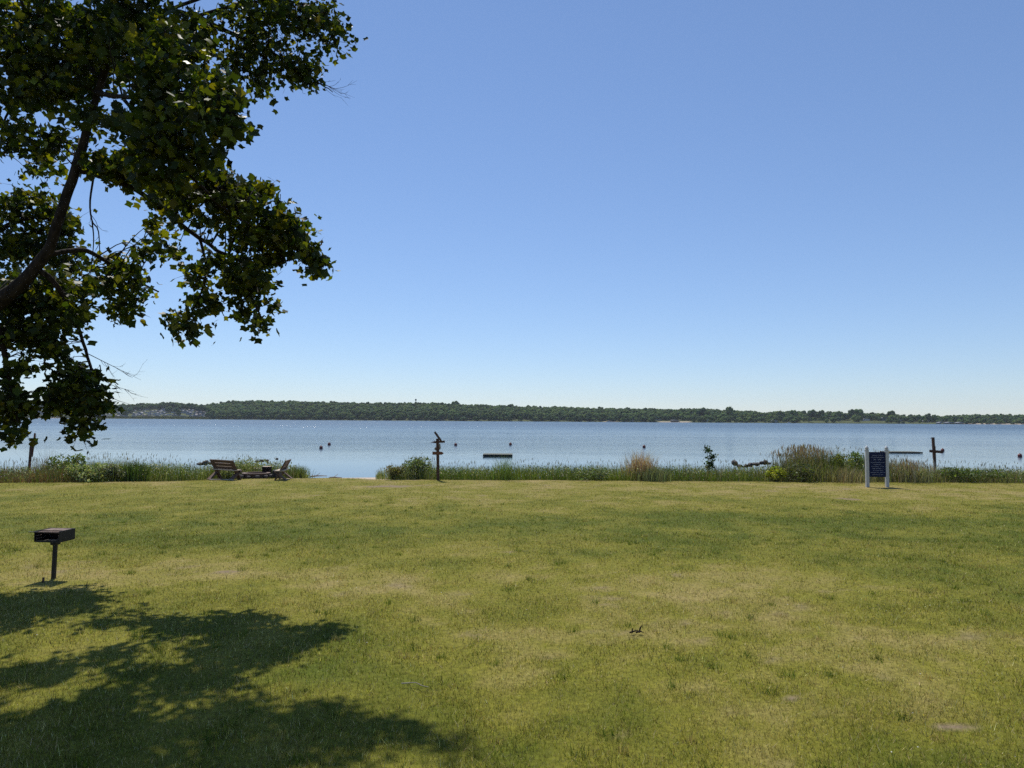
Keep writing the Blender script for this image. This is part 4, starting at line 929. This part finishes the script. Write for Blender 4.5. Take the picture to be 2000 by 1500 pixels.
# ------------------------------------------------------------------ right hand post
Y = 37.5; kx = Y / F; p = at(1827, 925, Y); zg = float(bz(np.array(p[0]), np.array(Y))); rp = empty('mooring_post', (p[0], Y, zg))
def zz(py): return 2.95 - (py - HZ(1827)) * kx - zg
MB().beam((0.03, 0.05, -0.3), (-0.01, 0.05, zz(871)), 0.12, 0.10, 0.008).build('post', M['drift'], rp)
pb = MB(); x0 = -0.16
pb.prism([(-0.175, zz(854)), (-0.055, zz(854)), (-0.02, zz(902)), (-0.13, zz(895))], 0.09, Matrix.Translation((0.0, -0.05, 0))); pb.build('plank', M['post_wood'], rp)
MB().beam((-0.36, -0.13, zz(880.5)), (0.34, -0.13, zz(882.5)), 0.05, 0.14, 0.005).build('crossarm', M['post_wood'], rp)
MB().beam((0.26, -0.12, zz(883.5)), (0.36, -0.12, zz(883.5)), 0.05, 0.03).build('crossarm_hook', M['black_steel'], rp)
MB().beam((-0.26, -0.05, zz(856)), (-0.17, -0.05, zz(856)), 0.02, 0.02).build('pin', M['black_steel'], rp)
tag(rp, 'weathered post with dark plank and crossarm in the weeds at right', 'post')
# left post
Y = 36.0; p = at(57.5, 912, Y); zg = float(bz(np.array(p[0]), np.array(Y))); lp = empty('leaning_post', (p[0], Y, zg)); kx = Y / F
def zl(py): return 2.95 - (py - HZ(60)) * kx - zg
MB().beam((-0.05, 0, -0.3), (0.05, 0, zl(865)), 0.10, 0.10, 0.008).build('post', M['post_wood'], lp)
MB().beam((0.04, 0.09, zl(892)), (0.155, 0.09, zl(846)), 0.075, 0.06, 0.006).build('plank', M['board_wood'], lp)
MB().beam((0.15, 0.09, zl(852)), (0.24, 0.09, zl(852)), 0.02, 0.02).build('pin', M['black_steel'], lp)
tag(lp, 'leaning brown wooden post in the reeds at far left', 'post')

# ------------------------------------------------------------------ benches, fire pit, stumps
def bench(name, loc, rz, L, label, group):
    t = empty(name, loc, rz)            # faces local +Y
    for sx in (-1, 1):
        x = sx * (L / 2 - 0.14)
        MB().beam((x, 0.27, -0.04), (x, -0.25, 0.92), 0.05, 0.26, 0.006, ref=(1, 0, 0)).build('back_leg', M['old_wood'], t)
        MB().beam((x + sx * 0.053, -0.36, -0.04), (x + sx * 0.053, 0.26, 0.44), 0.05, 0.26, 0.006, ref=(1, 0, 0)).build('front_leg', M['old_wood'], t)
    s = MB()
    for y in (-0.085, 0.115): s.box((0, y + 0.03, 0.455), (L, 0.19, 0.045), bevel=0.006)
    s.build('seat', M['pale_wood'], t)  # sunlight on the seat put into its colour, paler than legs and back
    b = MB(); rot = Matrix.Rotation(R(29), 3, 'X')
    for z, y in ((0.555, -0.035), (0.71, -0.121), (0.865, -0.207)):
        b.box((0, y, z), (L, 0.04, 0.152), rot, bevel=0.006)
    b.build('backrest', M['old_wood'], t)
    tag(t, label, 'bench', group); return t
pb1 = ground(440, 936); bench('park_bench', (pb1[0], pb1[1], 0), R(-32), 1.75, 'dark wooden bench seen from behind left of the fire pit', 'benches around the fire pit')
pb2 = ground(552, 936.5); bench('park_bench', (pb2[0], pb2[1], 0), R(97), 1.4, 'dark wooden bench seen side on right of the fire pit', 'benches around the fire pit')
pf = ground(493, 933); fp = empty('fire_pit', (pf[0], pf[1] + 0.5, 0))
MB().lathe([(0.58, -0.05), (0.60, 0.16), (0.68, 0.17), (0.68, 0.205), (0.52, 0.205), (0.50, 0.0)], 26).build('ring', M['rust_steel'], fp, False)
for i in range(11):
    a = i * 2 * math.pi / 11; MB().box((0.72 * math.cos(a), 0.72 * math.sin(a), 0.06), (0.20, 0.17, rng.uniform(0.10, 0.15)), rotz(a + rng.uniform(-0.3, 0.6)), 0.03).build('stone', M['rock'], fp)
tag(fp, 'round rusty rimmed fire pit ringed by stones between the benches', 'fire pit')
p = ground(517, 930); stp = empty('log_stump', (p[0], p[1] + 0.3, 0)); MB().lathe([(0.25, -0.03), (0.235, 0.2), (0.23, 0.46)], 18).build('bark', M['bark'], stp, False)
MB().lathe([(0.225, 0.461), (0.222, 0.475)], 18).build('cut_face', M['pale_wood'], stp); tag(stp, 'upright log stump with pale cut top behind the fire pit', 'stump')
p = ground(498, 927); o = MB().box((0, 0, 0.15), (0.32, 0.24, 0.34), bevel=0.015).build('wood_block', M['pale_wood']); o.location = (p[0], p[1] + 0.3, 0); tag(o, 'small pale wood block left of the log stump', 'wood block')
p = ground(534, 933); o = MB().box((0, 0, 0.16), (0.36, 0.36, 0.36), bevel=0.02).build('wooden_block', M['dark_deck']); o.location = (p[0], p[1] + 0.5, 0); tag(o, 'dark wooden block tucked against the side on bench', 'wood block')
p = ground(432, 938.5); V, Q = tubes([(np.array([[-0.55, 0, 0.03], [0, 0.01, 0.035], [0.6, -0.02, 0.03]]), [0.035, 0.035, 0.03])], 8); o = np_mesh('timber_rail', V, Q, M['drift']); o.location = tuple(p); tag(o, 'pale timber lying in the grass behind the rear facing bench', 'timber')

# ------------------------------------------------------------------ buoys and floats
BUOY = [(627, 873, 'lower left buoy of the close pair off the beach'), (643, 866, 'upper right buoy of the close pair off the beach'), (890, 867, 'dark red buoy floating right of the arrow post'), (997, 866, 'dark red buoy above the right end of the floating platform'),
        (1258, 871, 'red buoy floating above the dry tan grass fan'), (1841, 878, 'red buoy seen at the crossarm end of the right post'), (1992, 889, 'red buoy at the right edge of the picture')]
bz0 = None
for px, py, lb in BUOY:
    g_ = ground(px, py + 3, WATER_Z)
    if bz0 is None:
        bz0 = empty('buoy', (0, 0, 0))
        MB().lathe([(0.08, -0.2), (0.18, -0.12), (0.225, 0.02), (0.225, 0.15), (0.18, 0.27), (0.10, 0.335), (0.04, 0.36)], 20).build('float_body', M['red_buoy'], bz0, True)
        MB().lathe([(0.045, 0.34), (0.05, 0.40), (0.02, 0.42)], 10).build('top_eye', M['dark_deck'], bz0)
        o = bz0
    else: o = copy_tree(bz0)
    o.location = tuple(g_); tag(o, lb, 'buoy', 'buoys marking the swimming area')
def platform(px0, px1, py, label, h, D=2.6):
    a = ground(px0, py, WATER_Z); b_ = ground(px1, py, WATER_Z); w = b_[0] - a[0]; t = empty('swim_float', ((a[0] + b_[0]) / 2, a[1] + D / 2, WATER_Z))
    MB().box((0, 0, h / 2 + 0.02), (w, D, h), bevel=0.02).build('frame', M['dark_deck'], t)
    mb = MB(); nb = 14
    for i in range(nb): mb.box((-w / 2 + (i + 0.5) * w / nb, 0, h + 0.04), (w / nb - 0.02, D + 0.06, 0.035))
    mb.build('deck', M['deck_top'], t)
    for sx in (-1, 1): MB().box((sx * w * 0.3, 0, -0.08), (w * 0.25, D * 0.9, 0.3), bevel=0.05).build('pontoon', M['dark_deck'], t)
    tag(t, label, 'swim platform', 'floating swim platforms')
platform(943, 1001, 891.5, 'black sided floating platform behind the tall fountain grass', 0.16)
platform(1739, 1798, 885, 'thin dark floating platform seen right of the navy notice board', 0.10)

# ------------------------------------------------------------------ litter on the lawn
def litter(px, py, label, segs, mat, name='twig'):
    p = ground(px, py); V, Q = tubes(segs, 6); o = np_mesh(name, V, Q, mat); o.location = (p[0], p[1], float(lawn_z(p[0], p[1])) + 0.03); tag(o, label, 'twig')
def seg(a, b_, r): a = np.array(a, float); b_ = np.array(b_, float); return (np.array([a, (a + b_) / 2 + [0, 0.01, 0.012], b_]), [r, r * 0.9, r * 0.6])
litter(1244, 1240, 'small broken dark twigs lying together in the open lawn', [seg((-0.1, 0, 0), (0.07, 0.03, 0.01), 0.011), seg((-0.02, -0.04, 0.01), (0.09, -0.02, 0.01), 0.01), seg((0.03, 0, 0.0), (0.07, 0.02, 0.09), 0.011), seg((-0.07, -0.02, 0), (-0.05, 0.02, 0.06), 0.009)], M['bark'], 'twig_bundle')
litter(815, 1348, 'thin curved pale stick lying in the grass near the tree shadow', [(smooth_path([[-0.18, 0.05, 0.02], [-0.03, 0.06, 0.025], [0.05, -0.02, 0.025], [0.13, -0.05, 0.02]], 12), np.linspace(0.006, 0.003, 12))], M['drift'], 'stick')

# ------------------------------------------------------------------ air
USE_HAZE = True
if USE_HAZE:
    m = bpy.data.materials.new('haze_air'); m.use_nodes = True; nt_ = m.node_tree; nt_.nodes.clear()
    out = nt_.nodes.new('ShaderNodeOutputMaterial'); pv = nt_.nodes.new('ShaderNodeVolumePrincipled')
    pv.inputs['Color'].default_value = (0.80, 0.88, 1.0, 1); pv.inputs['Density'].default_value = 0.00005; pv.inputs['Anisotropy'].default_value = 0.2
    nt_.links.new(pv.outputs[0], out.inputs['Volume'])
    o = MB().box((0, 1230, 37), (6200, 2540, 86)).build('haze', m); tag(o, 'thin pale blue haze over the river', 'haze', kind='stuff')
